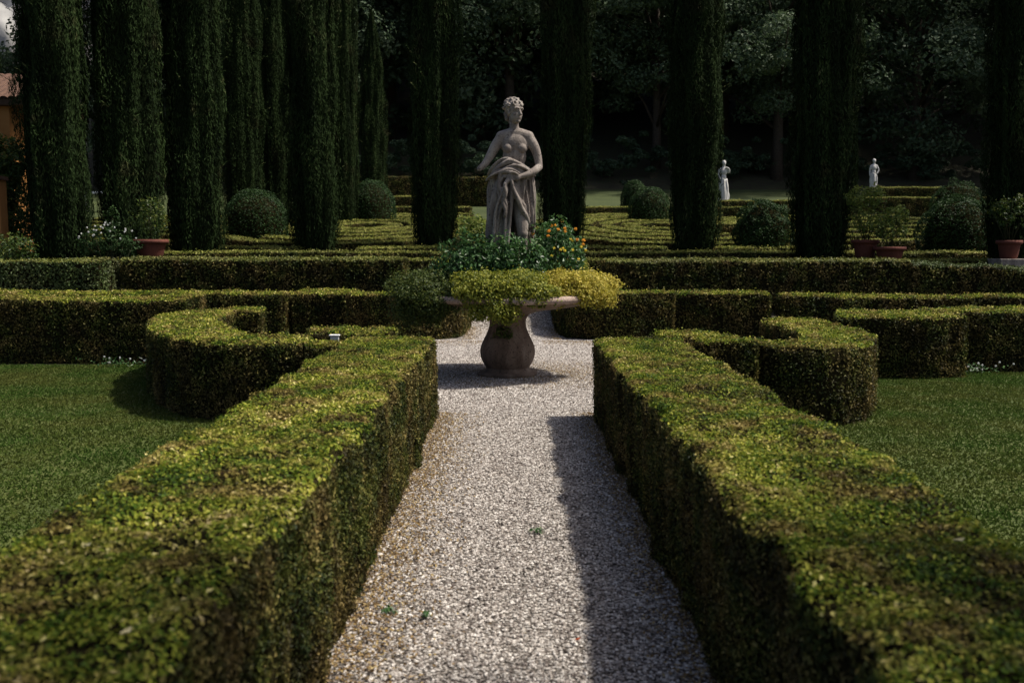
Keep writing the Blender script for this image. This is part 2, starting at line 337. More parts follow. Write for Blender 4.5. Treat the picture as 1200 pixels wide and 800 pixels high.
# ------------------------------------------------------------------ hedges
def smooth_line(pts,it=3):
    p=[np.array(q,float) for q in pts]
    for _ in range(it):
        q=[p[0]]
        for a,b in zip(p[:-1],p[1:]): q+=[a*.75+b*.25,a*.25+b*.75]
        q.append(p[-1]); p=q
    return np.array(p)
def resample(p,step):
    d=np.r_[0,np.cumsum(np.linalg.norm(np.diff(p,axis=0),axis=1))]; n=max(2,int(d[-1]/step)+1)
    s=np.linspace(0,d[-1],n); return np.stack([np.interp(s,d,p[:,k]) for k in range(p.shape[1])],1)
hseed=[100]; G1='long box hedges lining the gravel path'
def hedge(label,pts,width,h,leaf,dens,group,curve=True,mats=('box_top','box_side'),amp=.026,name='box_hedge',flare=0,hfun=None,streak=1.,parent_flat=False):
    hseed[0]+=1; r=np.random.default_rng(hseed[0])
    cl=smooth_line(pts,3 if curve else 0); st=.10 if width<1.2 and leaf<.05 else .22
    cl=resample(cl,st)
    T=np.gradient(cl,axis=0); T/=np.linalg.norm(T,axis=1)[:,None]; Nn=np.c_[T[:,1],-T[:,0]]
    # cross-section perimeter (u across, v up), small rounded shoulders
    w=width/2; rr=min(.05,w*.35); nv=max(3,int(h/st)); nu=max(3,int(width/st))
    prof=[(-w,v) for v in np.linspace(0,h-rr,nv)]+[(-w+rr*(1-math.cos(a)),h-rr+rr*math.sin(a)) for a in (PI/6,PI/3,PI/2)]
    prof+=[(u,h) for u in np.linspace(-w+rr,w-rr,nu)[1:-1]]
    prof+=[(w-rr*(1-math.cos(a)),h-rr+rr*math.sin(a)) for a in (PI/2,PI/3,PI/6)]+[(w,v) for v in np.linspace(h-rr,0,nv)]
    prof=np.array(prof); m=len(prof); n=len(cl)
    base=g(cl[:,0],cl[:,1])
    U=prof[:,0][None]*np.ones((n,1)); Vv=prof[:,1][None]*np.ones((n,1))
    G=np.stack([cl[:,0][:,None]+Nn[:,0][:,None]*U,cl[:,1][:,None]+Nn[:,1][:,None]*U,base[:,None]+Vv],-1)
    flat=G.reshape(-1,3)
    Ps=flat*np.array([1,1,.25]); nz=.8*snoise(Ps,1.1,hseed[0]+21)+.8*snoise(flat*np.array([1,1,.12]),3.6,hseed[0])+.4*snoise(flat,5.5,hseed[0]+7)
    side=np.abs(prof[:,0])>w-rr*.6
    off=(amp*nz).reshape(n,m)
    topn=(amp*.6*(snoise(flat*np.array([.6,1,1]),.9,hseed[0]+3)+.8*snoise(flat*np.array([.6,1,1]),3.2,hseed[0]+4)+.9*snoise(flat*np.array([.7,1.2,1]),5.5,hseed[0]+5))).reshape(n,m)
    sgn=np.sign(prof[:,0])[None]*side[None]
    if group==G1: off=off+(.014*snoise(flat*np.array([1,1,.06]),6,hseed[0]+31)).reshape(n,m)
    G[...,0]+=Nn[:,0][:,None]*off*sgn; G[...,1]+=Nn[:,1][:,None]*off*sgn
    G[...,2]+=topn*(Vv/h)**2
    flat=G.reshape(-1,3)
    i,j=np.meshgrid(np.arange(n-1),np.arange(m-1),indexing='ij'); a=(i*m+j).ravel(); Q=np.stack([a,a+m,a+m+1,a+1],1)
    q=flat[Q]; nrm=np.cross(q[:,1]-q[:,0],q[:,3]-q[:,0]); area=np.linalg.norm(nrm,axis=1); nrm/=area[:,None]+1e-9
    # orient outward
    ctr=np.repeat(np.c_[cl,base+h*.5][:-1],m-1,axis=0); s=np.sign(((q.mean(1)-ctr)*nrm).sum(1)); nrm*=s[:,None]
    # end caps: grid
    caps=[]
    for k,sg in ((0,-1),(n-1,1)):
        uu=np.linspace(-w,w,max(3,nu)); vv=np.linspace(0,h,max(3,nv)); caps.append((k,sg))
    k=int(area.sum()*dens); idx=r.choice(len(Q),k,p=area/area.sum()); a1,b1=r.random(k),r.random(k)
    qq=q[idx]; P=(qq[:,0]*((1-a1)*(1-b1))[:,None]+qq[:,1]*(a1*(1-b1))[:,None]+qq[:,2]*(a1*b1)[:,None]+qq[:,3]*((1-a1)*b1)[:,None]); N=nrm[idx]
    for kk,sg in caps:
        kc=int(width*h*dens); u=r.uniform(-w,w,kc); v=r.uniform(0,h,kc)
        cc=np.c_[cl[kk,0]+Nn[kk,0]*u,cl[kk,1]+Nn[kk,1]*u,base[kk]+v]; nn=np.tile([T[kk,0]*sg,T[kk,1]*sg,0],(kc,1))
        cc+=nn*(amp*snoise(cc*np.array([1,1,.3]),2.5,hseed[0]+9))[:,None]
        P=np.vstack([P,cc]); N=np.vstack([N,nn])
    nl=len(P)
    P=P+N*(r.normal(0,.35*leaf,nl)-.1*leaf)[:,None]
    # stray shoots above the clipped line
    out=r.random(nl)<.03; P[out]+=N[out]*(leaf*1.0*r.random(out.sum()))[:,None]
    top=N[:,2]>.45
    keep=np.ones(nl,bool)
    # gaps: twiggy thin places on the sides, vertical
    if streak>0:
        gp=snoise(P*np.array([1,1,.22]),3.2,hseed[0]+11)
        keep&=~((~top)&(gp>.75)&(r.random(nl)<.75*streak))
        gp2=snoise(P,2.6,hseed[0]+12); keep&=~(top&(gp2>.7)&(r.random(nl)<.55*streak))
        gp3=snoise(P*np.array([.6,1.3,1]),7,hseed[0]+15); keep&=~(top&(gp3>.9)&(r.random(nl)<.7*streak))
    P,N,top=P[keep],N[keep],top[keep]; nl=len(P)
    tone=np.clip(r.normal(.45,.19,nl)+.17*snoise(P*np.array([.7,1.2,1]),1.9,hseed[0]+13)+.10*snoise(P,6,hseed[0]+14),0,1)
    V,F=leaves(P,N,leaf,leaf*.58,r,.55 if leaf<.07 else .35)
    mb=MB()
    # inner body, pulled in so leaves stand proud
    inn=flat.copy().reshape(n,m,3); cen=np.concatenate([cl,(base+h*.5)[:,None]],1)[:,None]
    vec=np.zeros_like(inn); vec[...,0]=-Nn[:,0][:,None]*np.sign(prof[:,0])[None]*side[None]; vec[...,1]=-Nn[:,1][:,None]*np.sign(prof[:,0])[None]*side[None]
    vec[...,2]=-1.0*(prof[:,1]>h-.3*rr)[None]
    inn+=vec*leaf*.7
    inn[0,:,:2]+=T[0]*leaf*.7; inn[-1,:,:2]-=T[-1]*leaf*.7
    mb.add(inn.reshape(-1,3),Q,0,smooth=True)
    n0=mb.n
    for kk in (0,n-1):   # cap as strip of quads between matching sides
        row=[kk*m+j for j in range(m)]
        qd=[(row[j],row[j+1],row[m-2-j],row[m-1-j]) for j in range(m//2-1)]
        mb.f.append((np.array(qd),0,np.full(len(qd),.4),False))
    mb.add(V[:0],F[:0])
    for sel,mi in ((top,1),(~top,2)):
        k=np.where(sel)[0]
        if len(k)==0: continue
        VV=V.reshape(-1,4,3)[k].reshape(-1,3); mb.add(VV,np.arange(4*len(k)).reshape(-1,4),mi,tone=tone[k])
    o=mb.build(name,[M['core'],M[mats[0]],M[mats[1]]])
    # put origin at the foot of the hedge
    c=Vector((float(cl[n//2,0]),float(cl[n//2,1]),float(base[n//2]))); o.data.transform(Matrix.Translation(-c)); o.location=c
    tag(o,label,'hedge',group); return o
G1='long box hedges lining the gravel path'; G2='curved box hedges beside the vase'; G3='box hedges behind the round court'; G4='tall hedges closing the front of the parterre'
hedge('long straight clipped box hedge along the left edge of the gravel path',[(-1.13,-.6),(-1.13,3),(-1.13,6),(-1.13,9.35)],.81,.76,.021,9500,G1,curve=False)
hedge('long straight clipped box hedge along the right edge of the gravel path',[(1.17,-.6),(1.17,3),(1.17,6),(1.18,9.4)],.79,.76,.021,9500,G1,curve=False)
# short arm behind far end of left path hedge
hedge('short hedge arm behind the far end of the left path hedge',[(-1.25,10.05),(-1.75,10.15),(-2.05,10.1)],.55,.78,.03,4500,G2)
hedge('hooked box hedge curling round left beside the lawn, with a square inner end',
  [(-1.95,9.62),(-2.55,9.42),(-3.1,9.9),(-3.72,11.2),(-4.1,12.4),(-4.15,13.7),(-3.45,13.8)],.78,.74,.03,4300,G2)
hedge('small box hedge stub closing the near tip of the left hooked hedge',[(-1.62,9.5),(-1.98,9.42)],.5,.70,.03,4500,G2,curve=False)
hedge('crescent box hedge curving round right of the vase beside the lawn',
  [(2.15,9.55),(2.6,9.2),(3.0,9.3),(3.3,9.9),(3.48,11),(3.42,12.3)],.72,.72,.03,4300,G2)
hedge('short hedge arm joining the right path hedge to the crescent hedge',[(1.45,9.75),(1.80,9.55),(1.98,9.2),(2.0,8.9)],.46,.77,.03,4500,G2)
hedge('straight box hedge closing the left lawn at its far side',[(-12,14.1),(-8,14.1),(-4.5,14.15)],.9,.88,.035,3400,G2,curve=False)
hedge('broad rounded hedge block at the far side of the right lawn',[(4.2,12.85),(4.9,12.6),(5.45,12.75)],1.15,.76,.033,3700,G2)
hedge('straight hedge running right from the rounded block behind the right lawn',[(5.6,13.3),(8,13.2),(11.5,13.0)],.9,.77,.035,3400,G2,curve=False)
mk='box_far'
hedge('dark hedge corner left of the back path, just behind the trailing green foliage',[(-1.2,21.0),(-1.2,18.4),(-1.3,17.4),(-1.9,17.15),(-2.75,17.3)],.75,.80,.042,2400,G3)
hedge('hedge corner right of the back path, just behind the golden foliage',[(1.2,21.0),(1.2,18.4),(1.3,17.4),(1.9,17.3),(2.75,17.4)],.75,.80,.042,2400,G3)
hedge('short hedge piece with an end notch, second right of the back path',[(2.85,18.1),(3.8,18.0),(4.6,17.9)],.8,.76,.045,2100,G3,curve=False)
hedge('long thin-topped hedge running to the right edge behind the crescent hedge',[(4.75,17.6),(8,17.3),(12.5,16.6)],.7,.74,.048,1900,G3,curve=False)
hedge('short hedge piece left of the dark corner hedge, set between two notches',[(-2.9,18.5),(-4.0,18.6)],.8,.76,.045,2100,G3,curve=False)
hedge('long thin-topped hedge running to the left edge behind the hooked hedge',[(-4.1,18.3),(-8,18.6),(-13.5,19.0)],.75,.74,.048,1900,G3,curve=False)
hedge('tall dark hedge along the parterre front left of the statue',[(-2.2,20.6),(-5,20.6),(-7.9,20.6)],.9,.96,.055,1500,G4,curve=False,mats=('box_far','box_side'))
hedge('blue green hedge block at the left edge with a rounded front',[(-8.0,19.9),(-9.5,19.8),(-13.5,19.7)],1.1,1.18,.055,1500,G4,mats=('box_far','box_cool'))
hedge('tall dark hedge along the parterre front right of the statue',[(1.9,20.6),(5,20.6),(8.1,20.6)],.9,.92,.055,1500,G4,curve=False,mats=('box_far','box_side'))
hedge('looser bright green hedge continuing to the right edge below the terracotta pots',[(8.1,20.5),(10,20.3),(14,19.6)],.95,.90,.055,1500,G4,mats=('box_cool','box_side'),amp=.035)
# parterre
ordn=['first','second','third','fourth','fifth','sixth','seventh','eighth','ninth','tenth','eleventh','twelfth']
def low(label,pts,w=.42,h=.42,curve=True,group='low parterre hedges'):
    hedge(label,pts,w,h,.055,1500,group,curve=curve,mats=('box_pale','box_side'),amp=.02,name='parterre_hedge',streak=.4)
for sx,side in ((-1,'left'),(1,'right')):
    low('front edging hedge of the parterre on the %s side'%side,[(sx*1.6,22.3),(sx*7,22.3),(sx*13,22.3)],.4,.40,False)
    low('edging hedge just behind the front one of the parterre, %s side'%side,[(sx*1.6,23.7),(sx*6.4,23.9),(sx*12.5,23.6)],.42,.44,False)
    for k in range(5):
        cx_,cy_=5.0,34.2; rx_=4.1-.78*k; ry_=7.6-1.5*k
        for nm,s0 in (('front',-1),('rear',1)):
            aa=np.linspace(.10,PI-.10,9)
            low('%s half of the %s oval hedge ring from outside in the %s parterre'%(nm,ordn[k],side),[(sx*(cx_-rx_*math.cos(a)),cy_+s0*ry_*math.sin(a)**.8) for a in aa],.5,.42)
    for k,(x0,x1,y0,y1) in enumerate(((1.7,3.9,25.6,25.2),(5.2,8.6,25.3,25.7),(1.7,3.0,41.8,42.3),(6.4,8.8,42.4,41.9))):
        low('%s short straight hedge line filling a corner of the %s parterre compartment'%(('near inner','near outer','far inner','far outer')[k],side),[(sx*x0,y0),(sx*x1,y1)],.5,.42,False)
    for k in range(7):
        y=27.4+k*2.2; 
        low('%s hedge line from the front in the outer %s parterre compartment'%(ordn[k],side),[(sx*9.3,y),(sx*12,y+.7-.2*k),(sx*16,y+.2)],.5,.42)
    low('broad bright hedge closing the back of the %s parterre'%side,[(sx*1.8,43.8),(sx*6,44.0),(sx*11,43.6)],.9,.6,False)
hedge('tall dark hedge behind the garden seen between the statue and the cypress to its left',[(-8.5,53.5),(0.8,53.5)],1.2,1.5,.08,600,'low parterre hedges',curve=False,mats=('box_side','box_side'),name='box_hedge')
low('bright squared hedge block beside the ball left of the statue',[(-6.4,45.6),(-3.0,45.6)],1.0,1.0,False)
low('squared hedge end catching the sun between the two right cypresses',[(5.9,30.6),(8.4,31.2)],1.2,.7,False)
low('dark box hedge in front of the far right statue, upper step',[(17.5,49.2),(22.5,49.2)],1.2,1.3,False)
low('low dark box hedge in front of the far right statue, lower step',[(15.5,47.0),(22.2,47.0)],1.0,.9,False)
for k in range(4):
    low('%s bright rounded hedge cushion from the left below the pale marble statue'%ordn[k],[(9.2+k*1.15,44.2),(10.0+k*1.15,44.3)],1.5,.85,False,'rounded hedge cushions')
# far lawns
sheet('far_lawn',np.linspace(-30,30,31),np.concatenate([np.linspace(44.6,50,5),np.linspace(50.5,62,8)]),.03,M['turf_lit'])
o=sheet('stone_terrace',np.linspace(-9,-2.5,6),np.linspace(45,49,4),.06,M['slab'])

# ------------------------------------------------------------------ cypresses
def cypress_mesh(seed,h,rad,n,leaf=.13):
    r=np.random.default_rng(seed)
    t=np.linspace(0,1,60); 
    prof=np.interp(t,[0,.02,.06,.45,.7,.88,1],[.6,.8,.95,1.0,.80,.42,.02])*rad
    th=r.random(n)*2*PI; z=r.random(n)**.85*h; k=z/h
    lump=1+.10*np.sin(th*3+z*.35+seed)+.07*np.sin(th*7-z*.8+seed*2)+.05*np.sin(th*13+z*.5)
    lump*=1+.06*np.sin(z*2.3+th*2)
    cyl=np.c_[np.cos(th),np.sin(th),z*.13]; pl_=snoise(cyl,1.7,seed+5)+.8*snoise(cyl*np.array([1,1,1.6]),3.4,seed+6)
    lump=lump*(1+.055*pl_)
    rr=np.interp(k,t,prof)*lump*(1-.14*r.random(n)**1.5)
    P=np.c_[rr*np.cos(th),rr*np.sin(th),z+.25]; N=np.c_[np.cos(th),np.sin(th),.15+0*th]
    V,F=leaves(P,N,leaf,leaf*.2,r,.5,up=np.tile([0,0,1.],(n,1))+N*.25,fold=.1)
    tone=np.clip(r.normal(.42,.15,n)+.22*snoise(P*np.array([1.5,1.5,.3]),1.3,seed),0,.97)
    mb=MB(); mb.add(V,F,0,tone=tone)
    # loose side sprigs
    m=int(n*.018); c=r.choice(n,m//12); Pp=[];Nn=[];Up=[]
    for q in c:
        b=P[q]*np.array([.96,.96,1]); d=np.array([math.cos(th[q]),math.sin(th[q]),.5+.5*r.random()]); L=.12+.32*r.random()
        for s in np.linspace(.2,1,10): Pp.append(b+d*L*s+np.array([0,0,-.25*L*s*s])); Nn.append(r.normal(size=3)); Up.append(d)
    Pp=np.array(Pp); V,F=leaves(Pp,np.array(Nn),leaf*.6,leaf*.16,r,.4,up=np.array(Up))
    mb.add(V,F,0,tone=np.clip(r.normal(.8,.15,len(Pp)),0,1))
    # inner twig body
    zz=np.linspace(.2,h*.985,50); thc=np.linspace(0,2*PI,28,endpoint=False)
    A,Z=np.meshgrid(thc,zz); lm=1+.10*np.sin(A*3+Z*.35+seed)+.07*np.sin(A*7-Z*.8+seed*2)
    rc=np.interp(Z/h,t,prof)*lm*.80
    Vc=np.stack([rc*np.cos(A),rc*np.sin(A),Z+.15],-1).reshape(-1,3); s=28
    Fc=[(i*s+j,i*s+(j+1)%s,(i+1)*s+(j+1)%s,(i+1)*s+j) for i in range(49) for j in range(s)]
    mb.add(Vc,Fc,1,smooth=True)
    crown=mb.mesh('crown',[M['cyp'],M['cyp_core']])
    tb=MB(); addtube(tb,[(0,0,-.2),(.01,0,.5),(0,.01,2),(0,0,h*.5)],[rad*.24,rad*.2,rad*.16,.04],10)
    return crown,tb.mesh('trunk',[M['bark']])
cyA=cypress_mesh(11,14.5,.78,70000); cyB=cypress_mesh(12,13.5,.78,70000); cyC=cypress_mesh(13,15.5,.80,70000)
def cypress(label,px,Y,wpx,var,group,rz,hs=1.):
    X=(px-600)/1167*Y*1.0; s=wpx/1167*Y/1.74
    o=empty('cypress_tree',(X,Y,gz(X,Y)-.05),label,'tree',group,rz)
    for nm,me in (('crown',var[0]),('trunk',var[1])):
        c=bpy.data.objects.new(nm,me); C.objects.link(c); c.parent=o
    o.scale=(s,s,hs); q=random.uniform(-.012,.012); o.rotation_euler=(random.uniform(-.01,.01),q,rz); return o
Gc='columnar cypresses round the parterre'
cy=[('dark cypress rising behind the ochre house roof at the left edge',-14,42,46,cyA,0.3,1.1),
 ('thick dark cypress beside the ochre house corner',74,22.5,82,cyB,1.1,1),
 ('cypress with twiggy right side behind the potted citrus at left',156,23.5,80,cyC,2.0,1),
 ('cypress directly left of the round topiary ball at left',231,24.5,76,cyA,3.1,1),
 ('more distant cypress rising over the left topiary ball',287,33,48,cyB,4.0,1),
 ('distant slender cypress just left of the broad front cypress',327,35,40,cyC,5.0,1),
 ('broad front cypress just right of the left topiary ball',371,25.5,68,cyB,.6,1),
 ('distant tall cypress touching the right flank of a front cypress',408,37,32,cyA,1.9,1),
 ('smallest distant cypress whose pointed top is in view',439,46,32,cyC,2.6,.60),
 ('front cypress immediately left of the stone woman',509,26.5,63,cyA,5.5,1),
 ('front cypress immediately right of the stone woman',658,26.5,61,cyC,.2,1),
 ('cypress standing left of the pale marble statue',814,26,66,cyB,2.8,1),
 ('broad cypress between the pale marble statue and the potted shrubs',960,23.2,82,cyA,1.5,1),
 ('dark cypress at the right edge behind the terracotta pot',1185,22.5,74,cyC,4.4,1)]
for a in cy: cypress(a[0],a[1],a[2],a[3],a[4],Gc,a[5],a[6])

# ------------------------------------------------------------------ broadleaf trees / wood
def crown_arrays(seed,c,rad,nclump,nleaf,leaf):
    r=np.random.default_rng(seed); P=[];N=[];T=[]
    cc,d=ellipsoid_pts(nclump,c,rad,r,.75)
    for q in cc:
        rr=(.16+.16*r.random())*np.mean(rad); k=max(20,int(nleaf/nclump))
        p,nn=ellipsoid_pts(k,q,(rr,rr,rr*.62),r,.4)
        sel=p[:,2]>q[2]-rr*.35; p=p[sel]; nn=nn[sel]; P.append(p); N.append(nn+np.array([0,0,.5])); T.append(np.clip(r.normal(.25+.5*r.random(),.13,len(p)),0,1))
    P=np.concatenate(P);N=np.concatenate(N);T=np.concatenate(T); V,F=leaves(P,N,leaf,leaf*.6,r,.6); return V,F,T,cc
def tree(label,X,Y,h,rad,mat,seed,nleaf=26000,leaf=.28,group='trees on the wooded slope',crown_lo=.25,lean=0,cat='tree',name='broadleaf_tree'):
    r=np.random.default_rng(seed); z0=gz(X,Y); o=empty(name,(X,Y,z0-.1),label,cat,group)
    c=(lean,0,h*(crown_lo+1)/2); rd=(rad,rad,h*(1-crown_lo)/2)
    V,F,T,cc=crown_arrays(seed,c,rd,95,nleaf,leaf); MB().add(V,F,0,tone=T).build('crown',M[mat],o)
    tb=MB(); addtube(tb,[(0,0,-.3),(.05,0,h*.12),(lean*.4,.1,h*.4),(lean,0,h*.85)],[h*.022,h*.017,h*.012,.04],10)
    for q in cc[::5]:
        s=np.array([lean*.5,0,max(h*.15,q[2]-h*.18)]); m=(s+q)/2+np.array([0,0,.3]); addtube(tb,[s,m,q],[h*.006,h*.004,.02],6)
    tb.build('trunk',M['bark'],o); return o
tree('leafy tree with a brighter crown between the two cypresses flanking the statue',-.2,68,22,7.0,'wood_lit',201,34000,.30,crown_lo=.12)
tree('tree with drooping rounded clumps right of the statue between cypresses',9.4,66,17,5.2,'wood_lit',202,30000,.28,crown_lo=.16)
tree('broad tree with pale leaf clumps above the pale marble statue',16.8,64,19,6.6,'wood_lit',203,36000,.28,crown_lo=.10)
tree('dense dark tree behind the far right statue',25.5,64,20,6.6,'wood',204,34000,.30,crown_lo=.08)
tree('dark tree at the right edge behind the last cypress',34,62,20,6.5,'wood',205,26000,.30,crown_lo=.1)
tree('dark tree rising behind the distant slender cypresses',-12.5,66,22,7,'wood',206,30000,.30,crown_lo=.1)
tree('dark tree seen between cypresses left of the topiary ball',-22,62,20,7,'wood',207,26000,.30,crown_lo=.1)
tree('low bushy tree in front of the rocky slope at far left',-29.5,60,8.5,4.5,'wood',208,16000,.30,crown_lo=.05)
# the rest of the wood on the slope as one mass, tall enough to stand above the picture
mb=MB(); r=np.random.default_rng(301)
k=0
for row,(Y,n) in enumerate(((72,13),(78,14),(86,15),(95,15))):
    for i in range(n):
        X=-26+ (72)*i/(n-1)+r.normal()*1.3 if row<4 else 0
        if X<-24-row*2: continue
        h=22+5*r.random(); z0=gz(X,Y+0); 
        V,F,T,cc=crown_arrays(400+k,(X,Y+r.normal(),z0+h*.48),(5.5,4.5,h*.47),75,9500,.5); mb.add(V,F,0,tone=T)
        addtube(mb,[(X,Y,z0-.5),(X+.2,Y,z0+h*.5)],[.35,.2],8,1); k+=1
tag(mb.build('wood',[M['wood'],M['bark']]),'dark dense wood covering the slope behind the garden','wood',kind='stuff')
# undergrowth band at the foot of the wood
mb=MB()
for i in range(34):
    X=-24+60*i/33+r.normal()*.6; Y=63+r.random()*2; z0=gz(X,Y)
    V,F,T,cc=crown_arrays(600+i,(X,Y,z0+1.1),(1.9,1.4,1.5),14,1600,.22); mb.add(V,F,0,tone=T*.8)
tag(mb.build('undergrowth',[M['wood']]),'dark undergrowth along the foot of the wood','undergrowth',kind='stuff')
# unseen tree, added to shade the near ends of the path hedges
# its crown hangs right of the camera, out of view
tree('unseen tree added beside the right lawn to shade the near hedge ends',5.6,.6,10.5,3.3,'wood_lit',209,15000,.15,group='trees added out of view for shade',crown_lo=.45,lean=-1.3)

# ------------------------------------------------------------------ topiary balls, bushes
def ball(label,X,Y,rad,hr,mat='ball',name='topiary_ball',cat='topiary',n=9000,leaf=.06,rag=.03,group='rounded topiary in the parterre'):
    hseed[0]+=1; r=np.random.default_rng(hseed[0]); z0=gz(X,Y)
    d=r.normal(size=(n,3)); d/=np.linalg.norm(d,axis=1)[:,None]; d=d[d[:,2]>-.75]; n=len(d)
    k=1+rag*snoise(d*2,.8,hseed[0])+.05*snoise(d+.3,.28,hseed[0]+1)+.02*snoise(d,2.5,hseed[0]+2)-.06*r.random(n); so_=r.random(n)<.02; k[so_]+=.06*r.random(so_.sum())
    fl=np.where(d[:,2]<0,(1-d[:,2]**2)**-.42,1.)
    P=d*k[:,None]*np.array([rad,rad,hr])*np.c_[fl,fl,np.ones(n)]+np.array([0,0,hr*.72])
    V,F=leaves(P,d,leaf,leaf*.6,r,.5); tone=np.clip(r.normal(.45,.22,n)+.2*snoise(P,1.5,3),0,1)
    mb=MB(); mb.add(V,F,0,tone=tone)
    lathe(mb,[((max(.01,math.cos(a)) if a>0 else .97)*rad*.84,hr*.70+hr*.84*math.sin(a)) for a in np.linspace(-1.0,PI/2-.01,14)],24,1)
    o=mb.build(name,[M[mat],M['core']],loc=(X,Y,z0)); tag(o,label,cat,group); return o
def at(px,py,Y): # world x,z of a picture point at distance Y
    return (px-600)/1167*Y, 1.65+(285-py)/1167*Y
def ballp(label,px,py,rpx,Y,**kw):
    X,z=at(px,py,Y); rad=rpx/1167*Y; zc=z-gz(X,Y); hr=max(rad*.9,zc+0*rad); hr=(z+rad*.95-gz(X,Y))/1.72
    return ball(label,X,Y,rad,hr,**kw)
ballp('large clipped ball right of the fourth cypress from the left',302,258,38,30)
ballp('clipped ball between the smallest cypress and the one left of the statue',437,236,27,38)
ballp('smaller clipped ball, rearmost of the two right of the statue',743,228,17,45)
ballp('clipped ball in front of the smaller one, beside a cypress',760,243,25,38)
ballp('ragged dark mound half hidden behind the broad right cypress',893,268,34,26,rag=.08)
ballp('large dome of foliage between the potted shrubs and the right edge cypress',1118,268,42,25,rag=.05)
ballp('loose dark bush behind the large dome at right',1118,240,30,40,rag=.14,name='bush',cat='bush',mat='ball')

# ------------------------------------------------------------------ leafy plants
def plant(name,label,cat,group,loc,blobs,mat,leaf,asp=.5,flowers=None,stems=6,spread=.7,seed=None,up=.4,n_per=900,shell=.5):
    hseed[0]+=1; r=np.random.default_rng(seed or hseed[0]); o=empty(name,loc,label,cat,group)
    P=[];N=[];T=[]
    for (c,rd,w) in blobs:
        k=int(n_per*w); p,nn=ellipsoid_pts(k,c,rd,r,shell); p=p+.22*min(rd)*np.c_[snoise(p*3,1,1),snoise(p*3,1,2),snoise(p*3,1,3)]
        so_=r.random(k)<.10; p[so_]+=nn[so_]*(.06*r.random(so_.sum()))[:,None]+np.array([0,0,.03])*so_.sum()*0
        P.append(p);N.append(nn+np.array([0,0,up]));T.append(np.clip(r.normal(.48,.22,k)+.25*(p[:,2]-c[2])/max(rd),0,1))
    P=np.concatenate(P);N=np.concatenate(N);T=np.concatenate(T)
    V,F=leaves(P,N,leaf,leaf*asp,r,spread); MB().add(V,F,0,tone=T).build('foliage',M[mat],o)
    sb=MB()
    for (c,rd,w) in blobs:
        for q in range(stems):
            e=np.array(c)+r.normal(size=3)*np.array(rd)*.45; b=np.array([c[0]*.25+r.normal()*.02,c[1]*.25+r.normal()*.02,0 if stems<20 else 0])
            addtube(sb,[b,(b+e)/2+np.array([0,0,.12*rd[2]]),e],[.010,.007,.003],5)
    sb.build('stem',M['stem'],o)
    if flowers:
        for (fm,cnt,zone,sz) in flowers:
            for q in range(cnt):
                c,rd=zone; d=r.normal(size=3); d/=np.linalg.norm(d); d[1]=-abs(d[1]); d[2]=abs(d[2])*.9
                p=np.array(c)+d*np.array(rd)*(1+.05*r.random()); fb=MB()
                for k5 in range(6):
                    a=k5*PI/3+r.random()*.3; ax=np.array([math.cos(a),-.3,math.sin(a)]); 
                    V,F=leaves([p+ax*sz*.35],[np.array([0,-1,.6])],sz*.8,sz*.55,r,.15,up=[ax]); fb.add(V,F,0)
                fb.build('flower',M[fm],o)
    return o

# ------------------------------------------------------------------ the vase with bowl
VX,VY=-.055,12.45
vt=empty('stone_vase',(VX,VY,0),'large brown stone baluster vase carrying a wide shallow planted bowl in the gravel court','vase')
mb=MB()
lathe(mb,[(0,.0),(.37,.0),(.37,.035),(.35,.05),(.29,.055),(.275,.085),(.27,.10)],64,0); mb.build('foot',M['vase'],vt)
def lobes(V):
    th=np.arctan2(V[:,1],V[:,0]); z=V[:,2]; k=1+.022*np.cos(th*12)*np.exp(-((z-.32)/.16)**2); V=V.copy(); V[:,0]*=k; V[:,1]*=k; return V
prof=np.array([(.262,.09),(.29,.13),(.322,.19),(.338,.26),(.337,.33),(.32,.40),(.288,.47),(.255,.54),(.234,.60),(.226,.655),(.23,.70),(.252,.745),(.30,.785)])
pp=smooth_line(prof,2)
mb=MB(); lathe(mb,pp,96,0,wob=lobes); mb.build('baluster_body',M['vase'],vt)
mb=MB(); lathe(mb,smooth_line([(.29,.775),(.42,.815),(.65,.845),(.90,.88),(1.06,.925),(1.10,.95)],2),96,0); mb.build('bowl',M['vase'],vt)
mb=MB(); lathe(mb,smooth_line([(1.09,.945),(1.145,.948),(1.175,.975),(1.172,1.01),(1.14,1.035),(1.07,1.035),(1.03,1.01),(1.02,.96)],2),96,0); mb.build('rim',M['rim'],vt)
mb=MB(); lathe(mb,[(1.035,.985),(.7,1.02),(.3,1.05),(0.001,1.06)],48,0); mb.build('soil',M['soil'],vt)
# planting
GP='plants in the bowl round the statue'
def bp(x,y): return (VX+x,VY+y,1.0)
plant('leafy_shrub','glossy green shrub in the bowl hiding the left foot of the statue','shrub',GP,bp(-.42,-.25),[((0,0,.42),(.42,.38,.34),1.8),((.32,-.08,.36),(.3,.3,.30),1.2),((-.2,-.05,.28),(.28,.3,.24),.8)],'shrub',.062,.55,n_per=1000)
plant('leafy_shrub','glossy green shrub in front of the drapery hem in the bowl centre','shrub',GP,bp(.12,-.42),[((0,0,.40),(.36,.28,.33),1.5),((-.22,-.02,.36),(.24,.22,.27),.8)],'shrub',.06,.55,n_per=1000)
plant('leafy_shrub','taller green shrub with small orange blooms right of the statue','shrub',GP,bp(.55,-.05),[((0,0,.48),(.34,.36,.36),1.5),((.22,.05,.45),(.22,.26,.3),.8),((.05,-.1,.75),(.20,.2,.2),.4),((-.12,-.2,.36),(.22,.22,.24),.5)],'shrub',.058,.5,n_per=1000,
   flowers=[('orange',17,((.05,0,.62),(.34,.36,.34)),.034),('yellow',16,((.08,0,.45),(.36,.36,.32)),.03)])
